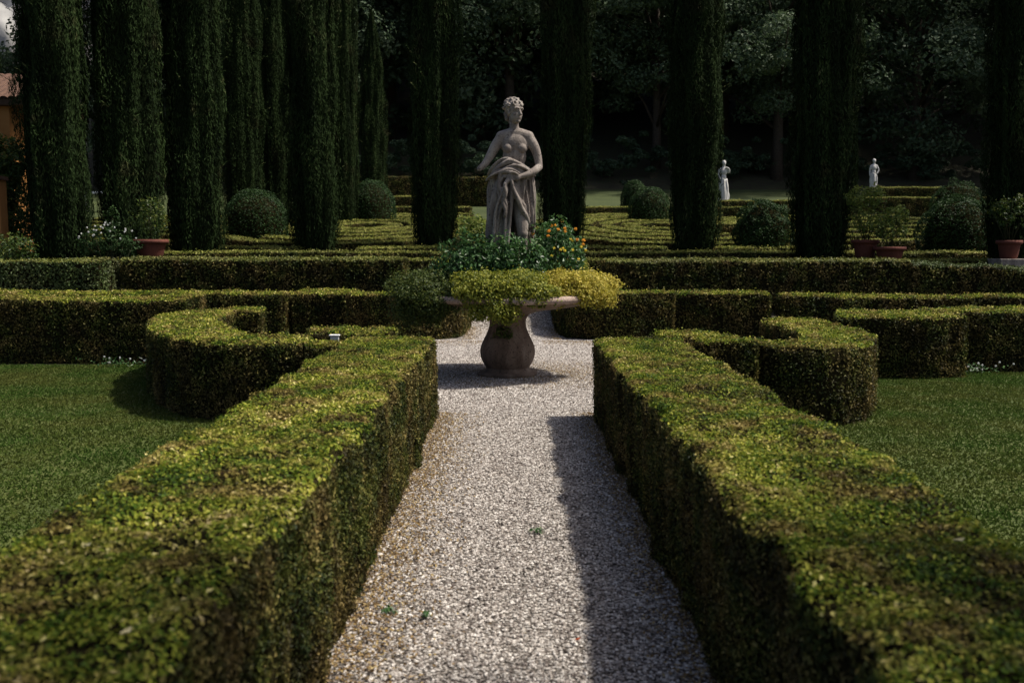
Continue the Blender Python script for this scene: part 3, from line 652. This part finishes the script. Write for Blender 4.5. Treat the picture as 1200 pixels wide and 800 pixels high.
plant('leafy_shrub','pale lime shrub with loose tips behind the left hip of the statue','shrub',GP,bp(-.38,.40),[((0,0,.58),(.22,.26,.34),.9),((-.06,0,.86),(.20,.18,.16),.4),((.12,0,.5),(.2,.2,.28),.5),((-.3,.0,.4),(.2,.2,.2),.35)],'citrus_light',.06,.5,n_per=800)
plant('trailing_plant','dark green trailing plant spilling over the left side of the bowl','trailing plant',GP,bp(-.85,-.25),[((0,0,.20),(.42,.5,.15),1.6),((-.28,-.05,.12),(.36,.42,.20),1.6),((-.40,-.05,-.10),(.22,.36,.26),.9),((-.05,-.35,.08),(.40,.3,.18),1.1),((-.16,-.2,-.16),(.30,.28,.20),.8),((.2,-.5,.0),(.22,.2,.18),.6),((.0,-.52,-.04),(.26,.18,.17),.8),((-.25,-.35,-.05),(.24,.22,.22),.8)],'trail_dark',.036,.55,n_per=2300,stems=8,shell=.75)
plant('trailing_plant','lime trailing plant hanging over the front rim down to the vase neck','trailing plant',GP,bp(-.10,-.85),[((-.22,.05,.22),(.34,.30,.11),1.0),((.22,.05,.22),(.36,.28,.13),1.2),((-.15,-.18,.08),(.34,.2,.16),1.0),((.16,-.18,.06),(.30,.2,.16),1.1),((-.05,-.26,-.10),(.28,.14,.15),.7),((.14,-.24,-.16),(.14,.12,.14),.28),((-.22,-.18,-.16),(.12,.12,.10),.2),((.42,-.08,.12),(.2,.2,.14),.45),((.40,-.19,.05),(.22,.13,.13),.75),((.58,-.10,.07),(.16,.14,.11),.45),((-.36,-.08,.06),(.2,.16,.15),.6)],'trail_mid',.038,.6,n_per=2100,stems=8,shell=.8)
plant('trailing_plant','golden yellow trailing plant mounded on the right side of the bowl','trailing plant',GP,bp(.72,-.42),[((-.08,-.02,.20),(.34,.38,.13),1.2),((.22,.1,.19),(.34,.4,.13),1.3),((.02,-.30,.10),(.28,.16,.12),.6),((.30,-.1,.09),(.26,.3,.12),.8),((.50,.22,.10),(.17,.24,.17),.5),((-.12,-.36,.0),(.10,.08,.09),.12),((.18,-.36,.02),(.16,.09,.11),.35),((.36,-.16,-.01),(.12,.10,.12),.22),((.54,.22,.0),(.10,.16,.14),.25)],'trail_gold',.038,.6,n_per=2200,stems=8,shell=.8)
plant('ivy_sprig','small green ivy sprig clinging to the vase below the bowl','ivy',GP,(VX-.06,VY-.27,.50),[((0,0,.05),(.13,.06,.08),.35)],'trail_dark',.04,.7,n_per=500,stems=3)

# ------------------------------------------------------------------ figures in stone
def ico(c,rad,rot=None,sub=3):
    bm=bmesh.new(); bmesh.ops.create_icosphere(bm,subdivisions=sub,radius=1)
    m=Matrix.Translation(c)@(rot.to_matrix().to_4x4() if rot else Matrix())@Matrix.Diagonal((*rad,1)); bm.transform(m)
    V=np.array([v.co[:] for v in bm.verts]); F=np.array([[v.index for v in f.verts] for f in bm.faces]); bm.free(); return V,F
class Sculpt:
    def __init__(s): s.mb=MB()
    def ell(s,c,rad,rot=None): V,F=ico(c,rad,rot); s.mb.add(V,F)
    def limb(s,pts,rad,seg=14):
        p=smooth_line(pts,2); rd=smooth_line([[q] for q in rad],2)[:,0]
        addtube(s.mb,p,rd,seg); 
        s.ell(tuple(p[0]),(rd[0],)*3); s.ell(tuple(p[-1]),(rd[-1],)*3)
    def finish(s,name,mat,parent,vox=.007,smooth=6,disp=None):
        me=s.mb.mesh(name,[mat]); o=bpy.data.objects.new(name,me); C.objects.link(o)
        m=o.modifiers.new('r','REMESH'); m.mode='VOXEL'; m.voxel_size=vox; m.use_smooth_shade=True
        m2=o.modifiers.new('s','SMOOTH'); m2.factor=.5; m2.iterations=smooth
        dg=bpy.context.evaluated_depsgraph_get(); ne=bpy.data.meshes.new_from_object(o.evaluated_get(dg)); ne.name=name
        o.modifiers.clear(); o.data=ne; bpy.data.meshes.remove(me); ne.materials.clear(); ne.materials.append(mat)
        for p in ne.polygons: p.use_smooth=True; p.material_index=0
        o.parent=parent; return o
st=empty('stone_statue',(VX,VY,1.07),'weathered grey stone statue of a bare shouldered woman holding her drapery, standing in the bowl','statue')
st.scale=(1.0,1.0,1.03)
b=Sculpt()
hz=Euler((0,0,R(38))).to_quaternion()     # head turned to the viewer's right
def H(x,y,z): # head space: +(-y) is face forward
    v=hz@Vector((x,y,0)); return (.085+v.x,-.02+v.y,2.115+z)
b.ell(H(0,.01,.04),(.098,.115,.11),hz); b.ell(H(0,-.028,-.045),(.074,.078,.092),hz); b.ell(H(0,-.062,-.105),(.028,.026,.022),hz)
b.limb([H(0,-.094,.025),H(0,-.128,-.035)],[.012,.018],8)      # nose
b.ell(H(0,-.095,-.036),(.020,.014,.010),hz)
b.ell(H(0,-.070,-.112),(.030,.026,.020),hz); b.ell(H(0,-.094,-.070),(.025,.014,.009),hz); b.ell(H(0,-.086,-.083),(.020,.014,.008),hz)  # lips
for s in (-1,1):
    b.ell(H(s*.036,-.090,.010),(.017,.012,.009),hz); b.limb([H(s*.016,-.108,.034),H(s*.040,-.108,.042),H(s*.066,-.088,.030)],[.010,.011,.008],8); b.limb([H(s*.014,-.098,.03),H(s*.034,-.096,.036),H(s*.056,-.08,.028)],[.007,.008,.006],8)
    b.ell(H(s*.046,-.060,-.035),(.024,.026,.026),hz); b.ell(H(s*.088,.0,-.012),(.010,.018,.028),hz)
b.limb([(.075,.01,2.06),(.08,.012,1.97),(.09,.02,1.87)],[.058,.055,.072])
b.limb([(-.075,.015,1.825),(.09,.02,1.865),(.255,.015,1.825)],[.075,.085,.075])
b.ell((.09,.0,1.74),(.178,.105,.145)); b.ell((.085,.005,1.60),(.148,.105,.15)); b.ell((.07,.0,1.46),(.150,.110,.14)); b.ell((.045,.0,1.27),(.195,.14,.18))
for x in (.005,.180): b.ell((x,-.075,1.685),(.056,.046,.054))
b.limb([(-.085,.015,1.80),(-.15,.01,1.72),(-.215,-.01,1.60),(-.28,-.045,1.50),(-.345,-.07,1.445)],[.074,.066,.054,.042,.034])   # broken arm
b.limb([(.265,.015,1.80),(.34,.0,1.70),(.378,.0,1.57),(.388,-.02,1.47)],[.074,.060,.050,.045])
b.limb([(.388,-.02,1.47),(.335,-.12,1.42),(.24,-.19,1.37),(.155,-.225,1.345)],[.046,.045,.037,.028])
b.ell((.105,-.24,1.335),(.055,.026,.042),Euler((0,R(10),R(-12))).to_quaternion())
for k,(dz,L) in enumerate(((.032,.085),(.012,.10),(-.010,.095),(-.031,.075))):
    b.limb([(.07,-.25,1.338+dz),(.035-.1*abs(L-.1),-.262,1.33+dz*1.15),(.005,-.252,1.312+dz*1.2),(-.012+(.1-L)*.5,-.225,1.295+dz*1.2)],[.0155,.014,.013,.011],8)
b.limb([(.125,-.25,1.365),(.095,-.272,1.385),(.06,-.278,1.392),(.035,-.27,1.385)],[.017,.016,.014,.011],8)
b.limb([(.135,-.0,1.18),(.165,-.07,.95),(.185,-.14,.68)],[.115,.105,.068]); b.limb([(.185,-.14,.68),(.18,-.07,.42),(.18,.0,.13)],[.064,.062,.042])
b.limb([(-.065,.0,1.18),(-.075,-.01,.9),(-.08,-.01,.65),(-.08,.01,.38),(-.08,.02,.12)],[.115,.10,.07,.062,.042])
for x in (.18,-.08): b.limb([(x,.03,.07),(x+.01,-.06,.055),(x+.015,-.15,.035)],[.045,.042,.03])
body=b.finish('body',M['statue'],st,.0062,4)
# hair
h=Sculpt(); h.ell(H(0,.024,.06),(.110,.120,.112),hz); rr=np.random.default_rng(5)
for k in range(70):
    a=rr.uniform(0,2*PI); e=rr.uniform(-.15,1.3); d=(math.cos(a)*math.cos(e)*.110,.027+math.sin(a)*math.cos(e)*.120,.057+math.sin(e)*.110)
    if d[1]<-.055 and d[2]<.06: continue
    p=[H(d[0]+.018*math.sin(q*2.1+k),d[1]+.018*math.cos(q*1.7+k),d[2]+.012*math.sin(q*2.3)) for q in range(4)]; h.limb(p,[.010,.015,.014,.009],7)
h.ell(H(0,.135,-.01),(.052,.05,.05),hz); h.ell(H(.02,.12,-.07),(.03,.03,.05),hz); h.ell(H(-.03,.11,-.06),(.03,.03,.04),hz)
h.finish('hair',M['statue'],st,.0055,2)
# drapery
d=MB(); nth,nz=220,170
TH,TT=np.meshgrid(np.linspace(0,2*PI,nth,endpoint=False),np.linspace(0,1,nz)); Z=1.475-1.46*TT
rx=np.interp(TT,[0,.12,.3,.6,1],[.185,.245,.272,.262,.285]); ry=np.interp(TT,[0,.12,.3,.6,1],[.135,.175,.195,.20,.235]); cx=np.interp(TT,[0,.3,1],[.06,.04,.02])
# TH: 0=+x, -pi/2 (3pi/2)= viewer
xx=np.cos(TH); fold=np.zeros_like(TH)
fold+=.020*np.interp(TT,[0,.15,1],[.3,.7,1.4])*np.sin(TH*17+2.2*np.sin(TT*3+TH)+1.0)
fold+=.012*np.sin(TH*29-TT*7)*np.interp(TT,[0,.3,1],[.4,.8,1])
fold+=.018*np.sin(TH*6+TT*12)*np.interp(TT,[0,.4,1],[1,.6,.3])
fold=np.sign(fold)*np.abs(fold)**.85*1.05
def shell(off): 
    return np.stack([cx+(rx+fold+off)*np.cos(TH),(ry+fold*.9+off)*np.sin(TH),Z],-1).reshape(-1,3)
Vo=shell(0.); Vi=shell(-.030)
i,j=np.meshgrid(np.arange(nz-1),np.arange(nth),indexing='ij'); a=(i*nth+j).ravel(); a2=(i*nth+(j+1)%nth).ravel(); Q=np.stack([a,a2,a2+nth,a+nth],1)
cen=Vo[Q].mean(1); xr=np.interp(cen[:,2],[0,.3,.62,.86,.98,1.10],[.33,.34,.345,.30,.2,.075]); xl=np.interp(cen[:,2],[0,.3,.65,.9,1.10],[-.02,.0,.035,.055,.075])
cut=(cen[:,1]<0)&(cen[:,2]<1.10)&(cen[:,0]>xl)&(cen[:,0]<xr); keep=~cut
Qk=Q[keep]; nV=len(Vo); F=[Qk,Qk[:,::-1]+nV]
# rim faces on boundary edges
from collections import Counter
ed=Counter(); 
for f in Qk:
    for k in range(4):
        e=(int(f[k]),int(f[(k+1)%4])); ed[e]+=1
bd=[e for e in ed if (e[1],e[0]) not in ed]
F.append(np.array([(e[1],e[0],e[0]+nV,e[1]+nV) for e in bd]))
dr=Sculpt(); dr.mb.add(np.vstack([Vo,Vi]),np.vstack(F))
def ropes(pts,rad,n,seed,jit=.02):
    q=np.random.default_rng(seed)
    for k in range(n):
        o=q.normal(size=3)*jit; p=[np.array(a)+o+q.normal(size=3)*jit*.35 for a in pts]; rd=[r_*(.7+.5*q.random()) for r_ in rad]; dr.limb(p,rd,10)
# rolled cloth round the waist, rising to the viewer's left of centre
ropes([(-.225,-.02,1.36),(-.19,-.115,1.43),(-.10,-.155,1.515),(-.01,-.17,1.55),(.09,-.175,1.51),(.19,-.15,1.46),(.285,-.04,1.40)],[.014,.018,.018,.020,.018,.018,.016],7,1,.021)
ropes([(-.235,-.02,1.33),(-.18,-.15,1.385),(-.05,-.20,1.44),(.07,-.215,1.46),(.19,-.18,1.42),(.28,-.05,1.35)],[.013,.016,.018,.017,.016,.014],5,2,.022)
ropes([(-.2,.03,1.40),(-.1,.14,1.44),(.08,.16,1.46),(.24,.1,1.43),(.285,.0,1.41)],[.026]*5,3,3,.012)
# gathered bunch from the hand, falling folds
ropes([(.06,-.235,1.36),(-.03,-.235,1.39),(-.09,-.215,1.33),(-.10,-.215,1.22),(-.05,-.235,1.10),(.0,-.235,1.0)],[.020,.024,.026,.024,.022,.016],4,4,.018)
ropes([(.03,-.24,1.30),(-.03,-.25,1.24),(.0,-.255,1.15),(-.04,-.25,1.06),(.01,-.25,.96),(-.02,-.25,.90)],[.018,.022,.024,.022,.020,.012],4,5,.02)
ropes([(.08,-.225,1.30),(.10,-.215,1.20),(.155,-.20,1.08),(.225,-.165,.97),(.28,-.10,.88),(.305,-.04,.78)],[.020,.026,.028,.028,.026,.02],4,6,.024)
ropes([(.06,-.235,1.28),(.055,-.235,1.1),(.045,-.225,.9),(.02,-.225,.7),(-.01,-.235,.45),(-.03,-.25,.15)],[.016,.020,.019,.020,.021,.022],3,7,.012)
ropes([(-.02,-.22,1.2),(-.10,-.21,1.0),(-.14,-.205,.75),(-.15,-.21,.4),(-.15,-.22,.1)],[.012,.018,.019,.020,.021],2,8,.02)
ropes([(.28,-.08,1.36),(.295,-.08,1.2),(.30,-.08,1.0),(.315,-.04,.8)],[.012,.02,.02,.018],2,9,.015)
dr.finish('drapery',M['statue'],st,.0064,3)
mb=MB(); box(mb,-.32,.36,-.3,.3,-.06,.02); pl=mb.build('plinth',M['statue'],st); bevel_obj(pl,.015)

# far statues
def far_statue(label,X,Y,zb,h,pose,mat):
    z0=gz(X,Y); o=empty('marble_statue',(X,Y,z0-.03),label,'statue','pale statues at the edge of the wood')
    ph=zb-z0; mb=MB(); box(mb,-.48,.48,-.42,.42,0,.14); box(mb,-.38,.38,-.34,.34,.14,max(.2,ph-.1)); box(mb,-.44,.44,-.39,.39,max(.2,ph-.1),ph+.03)
    p=mb.build('pedestal',M['slab'] if pose==1 else M['statue'],o); bevel_obj(p,.02)
    s=h/2.0; b=Sculpt(); off=ph
    def L(pts,rad): b.limb([(x*s,y*s,z*s+off+.03) for x,y,z in pts],[q*s for q in rad])
    def E(c,rd): b.ell((c[0]*s,c[1]*s,c[2]*s+off+.03),[q*s for q in rd])
    E((.02,0,1.86),(.085,.10,.125)); L([(.02,0,1.78),(.01,0,1.66)],[.055,.06]); L([(-.14,0,1.58),(0,0,1.63),(.15,0,1.58)],[.07,.08,.07])
    E((0,0,1.47),(.17,.12,.18)); E((-.01,0,1.22),(.145,.11,.16)); E((-.02,0,1.0),(.19,.14,.17))
    L([(.06,0,.98),(.10,-.06,.55),(.08,0,.08)],[.11,.08,.05]); L([(-.09,0,.98),(-.10,0,.5),(-.09,0,.08)],[.11,.08,.05])
    if pose==1:
        L([(-.17,0,1.56),(-.24,0,1.34),(-.18,-.10,1.14)],[.06,.05,.045]); L([(.17,0,1.56),(.27,0,1.40),(.24,-.08,1.62),(.10,-.1,1.66)],[.06,.05,.04,.035])
        E((.20,0,.35),(.10,.1,.26)); E((.20,-.02,.10),(.15,.14,.10))
    else:
        L([(.17,0,1.56),(.31,0,1.36),(.18,-.06,1.14)],[.06,.05,.04]); L([(-.17,0,1.56),(-.235,0,1.32),(-.235,-.03,1.02)],[.06,.048,.036])
    b.finish('body',M[mat],o,.016,3)
    c=Sculpt(); 
    for k in range(16):
        a=k*2*PI/16; rw=.15+.03*math.sin(k*2.3); rb=.22 if pose==1 else .16
        p=[(math.cos(a)*rw*1.05,math.sin(a)*rw*.8,1.12+.05*math.sin(a*2)),(math.cos(a)*(rw+.05),math.sin(a)*(rw+.0),.8),(math.cos(a+.15)*(rb),math.sin(a+.15)*rb*.8,.4),(math.cos(a+.2)*rb,math.sin(a+.2)*rb*.8,.06)]
        c.limb([(x*s,y*s,z*s+off+.03) for x,y,z in p],[.03*s,.05*s,.052*s,.05*s],8)
    c.finish('drapery',M[mat],o,.02,2)
    hh=Sculpt(); hh.ell((.02*s,.03*s,1.90*s+off+.03),(.10*s,.105*s,.105*s)); hh.ell((.02*s,.12*s,1.86*s+off+.03),(.05*s,.05*s,.05*s)); hh.finish('hair',M[mat],o,.016,1)
x,z=at(845,240,48); far_statue('brightest pale marble statue on a dark pedestal left of the broad right cypress',x,48,z,2.08,1,'statue_w')
x,z=at(1019,227,52); far_statue('dimmer pale statue with hand on hip behind the stepped dark hedges',x,52,z,1.75,2,'statue_w')

# ------------------------------------------------------------------ pots and plants
def pot(label,X,Y,r0,h,plantlab,blobs,mat,leaf,slab=True,zo=0,n=700,plantcat='potted shrub'):
    z0=gz(X,Y)+zo; 
    if slab:
        mb=MB(); box(mb,-r0*1.3,r0*1.3,-r0*1.3,r0*1.3,-zo-.05,.05); sl=mb.build('stone_block',M['statue'],loc=(X,Y,z0)); bevel_obj(sl,.012); tag(sl,'pale stone block carrying the terracotta pot at the right edge','stone block','stone blocks under pots')
        z0+=.053
    p=empty('terracotta_pot',(X,Y,z0),label,'flower pot','terracotta pots')
    mb=MB(); lathe(mb,[(0.001,0),(r0*.66,0),(r0*.72,h*.1),(r0*.92,h*.78),(r0*.93,h*.8)],40); mb.build('pot_body',M['terra'],p)
    mb=MB(); lathe(mb,[(r0*.93,h*.79),(r0*1.07,h*.80),(r0*1.10,h*.88),(r0*1.07,h),(r0*.93,h),(r0*.9,h*.9)],40); mb.build('rim',M['terra'],p)
    mb=MB(); lathe(mb,[(r0*.91,h*.9),(0.001,h*.94)],24); mb.build('soil',M['soil'],p)
    plant('potted_shrub',plantlab,plantcat,'shrubs in terracotta pots',(X,Y,z0+h*.9),blobs,mat,leaf,n_per=n,stems=4)
x,_=at(1180,0,21.9); pot('terracotta pot at the right edge standing on a pale stone block',x,21.9,.25,.40,'dark small shrub with bare stem in the pot at the right edge',[((0,0,.62),(.42,.36,.34),1),((.2,0,.85),(.28,.2,.2),.4),((-.25,0,.7),(.22,.2,.2),.3)],'citrus',.07,zo=.45)
x,_=at(1012,0,22.4); pot('left one of the two terracotta pots below the lime green shrubs',x,22.4,.28,.42,'airy lime shrub in the left one of the two pots right of the broad cypress',[((0,0,.5),(.40,.3,.34),.6),((-.2,0,.95),(.30,.25,.26),.5),((.15,0,1.0),(.28,.2,.28),.4)],'citrus_light',.085,zo=.42,slab=False,n=650)
x,_=at(1041,0,22.0); pot('right, redder one of the two terracotta pots below the lime green shrubs',x,22.0,.32,.36,'spreading yellow green shrub in the right one of the two pots',[((0,0,.45),(.42,.3,.26),.6),((.1,0,.72),(.30,.25,.22),.5),((-.28,0,.5),(.24,.2,.24),.3)],'citrus_light',.085,zo=.38,slab=False,n=650)
x,_=at(178,0,22.0); pot('terracotta pot half hidden behind the hedge at left',x,22.0,.36,.42,'small olive green citrus bush in front of the third cypress from the left',[((0,0,.45),(.40,.3,.34),1),((.05,0,.75),(.28,.25,.2),.4)],'citrus',.07,zo=.48,n=600,slab=False)
# white flowered shrub
x,_=at(128,0,21.6); plant('flowering_shrub','open shrub dotted with white blooms between the second and third cypress','shrub','shrubs along the back hedge',(x,21.6,gz(x,21.6)),[((0,0,1.0),(.42,.3,.34),.6),((-.35,0,.9),(.3,.25,.3),.4),((.45,0,.85),(.30,.25,.24),.4),((.12,0,1.4),(.16,.16,.3),.2)],'ball',.08,n_per=700,flowers=[('white',26,((0.05,0,1.0),(.65,.3,.4)),.035)])
x,_=at(18,0,21.4); plant('low_shrub','light green low bush at the left edge under the ochre house','shrub','shrubs along the back hedge',(x,21.4,gz(x,21.4)),[((0,0,.85),(.5,.4,.34),1),((-.4,0,.8),(.4,.4,.3),.7)],'citrus',.08,n_per=800)
x,_=at(14,0,23.6); plant('climbing_vine','leafy vine climbing in front of the ochre house wall','vine','shrubs along the back hedge',(x,23.6,gz(x,23.6)),[((0,0,1.1),(.5,.4,.8),1.6),((-.1,0,2.0),(.5,.3,.6),1.5),((.1,0,2.6),(.45,.3,.5),1.2),((-.35,0,3.0),(.3,.3,.35),.5)],'citrus',.10,n_per=1700)
x,_=at(700,0,23); 
# small white flowers at hedge feet
def wf(label,X,Y,cnt,z=0):
    r=np.random.default_rng(int(abs(X*100)+Y*10)); o=empty('white_flower',(X,Y,gz(X,Y)+z),label,'flower','white flowers at the hedge feet')
    V,F=leaves(r.normal(size=(60,3))*np.array([.16,.05,.03])+np.array([0,0,.06]),np.tile([0,-.5,1.],(60,1)),.05,.022,r,.5)
    fo=MB(); fo.add(V,F,0,tone=r.random(60)); fo.build('foliage',M['shrub'],o)
    for k in range(cnt):
        e=np.array([r.normal()*.16,r.normal()*.05,.05+.10*r.random()]); s=MB(); addtube(s,[(e[0]*.7,0,0),e],[.004,.003],4); s.build('stem',M['stem'],o)
        f=MB()
        for q in range(5):
            a=q*1.257; V,F=leaves([e+np.array([math.cos(a)*.008,0,math.sin(a)*.008])],[(0,-1,.4)],.018,.015,r,.1); f.add(V,F)
        f.build('bloom',M['white'],o)
wf('little white blooms at the foot of the straight hedge behind the left lawn',-5.3,13.25,7); wf('white blooms on the left lawn edge nearer the hooked hedge',-4.75,13.2,4)
wf('row of small white blooms at the hedge foot beyond the right lawn',5.5,12.55,9); wf('white blooms beside the rounded hedge block on the right lawn edge',6.0,12.6,9)
wf('single white bloom tuft against the tall dark hedge right of the bowl',3.35,19.9,6)
wf('white bloom tuft low against the tall dark hedge left of the bowl',-5.2,19.9,5)

# pale lamp box by the left hedge
lb=empty('garden_lamp',(-1.76,9.85,0),'small pale flat-topped garden lamp box poking up between the left hedges','garden lamp')
mb=MB(); box(mb,-.025,.025,-.025,.025,0,.68); mb.build('post',M['metal'],lb)
mb=MB(); box(mb,-.042,.042,-.035,.035,.68,.735); q=mb.build('housing',M['metal'],lb); bevel_obj(q,.006)
mb=MB(); box(mb,-.052,.052,-.045,.045,.737,.748); q=mb.build('lid',M['flagw'],lb); bevel_obj(q,.004)

# weeds and fallen leaves
def weed(label,X,Y,s):
    r=np.random.default_rng(int(Y*100)); o=empty('weed',(X,Y,.0),label,'weed','weeds in the gravel'); m=MB(); n=34
    a=r.random(n)*2*PI; L=s*(.3+r.random(n)); P=np.c_[np.cos(a)*L,np.sin(a)*L,.012+.02*r.random(n)]; V,F=leaves(P,np.c_[np.cos(a)*.4,np.sin(a)*.4,np.ones(n)],.03,.011,r,.25,up=np.c_[np.cos(a),np.sin(a),.5*np.ones(n)]); m.add(V,F,0,tone=r.random(n)); m.build('leaves',M['shrub'],o)
weed('larger green weed in the gravel near the left hedge',-.555,4.32,.035); weed('smaller green weed just right of the larger one in the gravel',-.38,4.27,.018); weed('faint little weed in the middle of the gravel beside the shadow',.14,5.55,.03)
def fallen(label,X,Y,z,s,mat,rz):
    m=MB(); V=[(-s,0,.004),(-s*.4,-s*.38,.008),(s*.45,-s*.3,.004),(s,0,.012),(s*.45,s*.32,.008),(-s*.4,s*.36,.004),(0,0,.0)]
    m.add(V,[(6,0,1),(6,1,2),(6,2,3),(6,3,4),(6,4,5),(6,5,0)]); o=m.build('fallen_leaf',M[mat],loc=(X,Y,z)); o.rotation_euler=(.15,.1,rz)
    so=o.modifiers.new('s','SOLIDIFY'); so.thickness=.001
    tag(o,label,'leaf','fallen leaves')
fallen('pale curled leaf lying on top of the right path hedge',1.30,2.83,.787,.018,'leaf_fall',.1)
fallen('pale leaf on top of the left path hedge nearest the viewer',-.86,2.14,.787,.018,'leaf_fall',1.2)
fallen('pale leaf farther along the outer edge of the left path hedge',-1.22,2.78,.787,.014,'leaf_fall',.6)
fallen('small red leaf on the shaded gravel near the right hedge',.27,3.97,.022,.012,'leaf_red',.5)

# ------------------------------------------------------------------ ochre house, rocky slope, flag at far left
hs=empty('ochre_house',(-16.62,27.4,gz(0,26)-.5),'ochre plastered house corner with a tiled roof at the left edge','house')
mb=MB(); box(mb,-4.0,3.6,-2.8,5,0,4.5); mb.build('wall',M['ochre'],hs)
mb=MB(); box(mb,-4.6,4.15,-3.3,5.5,4.5,4.66); mb.build('eaves',M['timber'],hs)
mb=MB()
nx=44
for k in range(nx):
    x=-4.7+k*.2; 
    for q in range(10):
        y0=-3.4+q*.46; zz=4.68+q*.16+.003; th=np.linspace(0,PI,6)
        V=[(x+.1+.1*math.cos(a),y,z_+.08*math.sin(a)) for (y,z_) in ((y0,zz),(y0+.5,zz+.17)) for a in th]
        mb.add(V,[(j,j+1,j+7,j+6) for j in range(5)])
V=[(-4.7,-3.38,4.665),(4.2,-3.38,4.665),(4.2,1.1,6.25),(-4.7,1.1,6.25),(-4.7,5.6,4.665),(4.2,5.6,4.665)]; mb.add(V,[(0,1,2,3),(3,2,5,4)]); rf=mb.build('roof',M['tile'],hs); rf.scale=(1,1,.55); rf.location=(0,0,2.1); hs.scale=(1,.42,1)
for wx in (-2.2,1.6):
    mb=MB(); box(mb,wx-.5,wx+.5,-2.84,-2.802,1.9,3.4); w=mb.build('window',M['timber'],hs)
    mb=MB(); box(mb,wx-.6,wx+.6,-2.90,-2.803,1.78,1.88); mb.build('sill',M['slab'],w)
pil=empty('ochre_pillar',(-11.75,22.9,gz(0,22.9)-.05),'yellow ochre pillar at the left edge in front of the vine','pillar')
mb=MB(); box(mb,-.16,.16,-.16,.16,0,2.2); q=mb.build('shaft',M['ochre'],pil); mb=MB(); box(mb,-.2,.2,-.2,.2,2.2,2.28); mb.build('cap',M['tile'],pil)
r=np.random.default_rng(77)
bm=bmesh.new(); bmesh.ops.create_icosphere(bm,subdivisions=6,radius=1)
P=np.array([v.co[:] for v in bm.verts]); 
k=1+.05*snoise(P*np.array([1,1,.6]),2.2,1)+.03*snoise(P,6,2)+.018*snoise(P,14,3)
P=P*k[:,None]*np.array([21,9,26]); F=np.array([[v.index for v in f.verts] for f in bm.faces]); bm.free()
tag(MB().add(P,F,0,smooth=True).build('rock_face',M['cliffm'],loc=(-52,92,12)),kind='structure')
fp=empty('flagpole',(-25.3,60,gz(0,60)),'pole with a red and white flag showing between the second and third cypress','flagpole')
mb=MB(); addtube(mb,[(0,0,0),(0,0,14)],[.06,.04],8); mb.build('pole',M['metal'],fp)
for nm,mt,x0 in (('red_cloth','flag',-.75),('white_cloth','flagw',-.35)):
    n=8; xs_=np.linspace(x0,x0+.4,n); V=[(x,.06*math.sin(x*9),z) for z in (11.6,13.4) for x in xs_]
    mb=MB(); mb.add(V,[(i,i+1,i+1+n,i+n) for i in range(n-1)],smooth=True); q=mb.build(nm,M[mt],fp); so=q.modifiers.new('s','SOLIDIFY'); so.thickness=.01
rl=empty('garden_bench',(-20.6,50.5,gz(0,50.5)),'tiny white slab bench seen between the second and third cypress','bench')
mb=MB(); box(mb,-1.0,1.0,-.22,.22,.95,1.05); mb.build('seat',M['flagw'],rl)
for x in (-.8,.8):
    mb=MB(); box(mb,x-.08,x+.08,-.2,.2,0,.949); mb.build('leg',M['slab'],rl)

# ------------------------------------------------------------------ light, camera
w=bpy.data.worlds.new('World'); scene.world=w; w.use_nodes=True; n=w.node_tree.nodes; l=w.node_tree.links; n.clear()
out=n.new('ShaderNodeOutputWorld'); bg=n.new('ShaderNodeBackground'); sky=n.new('ShaderNodeTexSky'); sky.sky_type='NISHITA'; sky.sun_disc=False; sky.dust_density=4.0; sky.air_density=.8
sd=Vector((.53,.02,.85)).normalized(); el=math.asin(sd.z); az=math.atan2(sd.x,sd.y)
sky.sun_elevation=el; sky.sun_rotation=az; bg.inputs[1].default_value=.075
l.new(sky.outputs[0],bg.inputs[0]); l.new(bg.outputs[0],out.inputs[0])
sl=bpy.data.lights.new('Sun','SUN'); sl.energy=3.5; sl.angle=R(2.2); sl.color=(1,.94,.83); so=bpy.data.objects.new('Sun',sl); C.objects.link(so)
so.rotation_euler=sd.to_track_quat('Z','Y').to_euler()
cam=bpy.data.cameras.new('Camera'); co=bpy.data.objects.new('Camera',cam); C.objects.link(co); scene.camera=co
cam.lens=35; cam.sensor_width=36; cam.clip_end=2000; cam.clip_start=.05
co.location=(0,0,1.65); co.rotation_euler=(R(90-5.63),0,0)
cam.dof.use_dof=True; cam.dof.focus_distance=12.2; cam.dof.aperture_fstop=3.2
scene.render.resolution_x=1024; scene.render.resolution_y=682
scene.view_settings.view_transform='Standard'; scene.view_settings.look='None'; scene.view_settings.gamma=1; scene.view_settings.exposure=.7
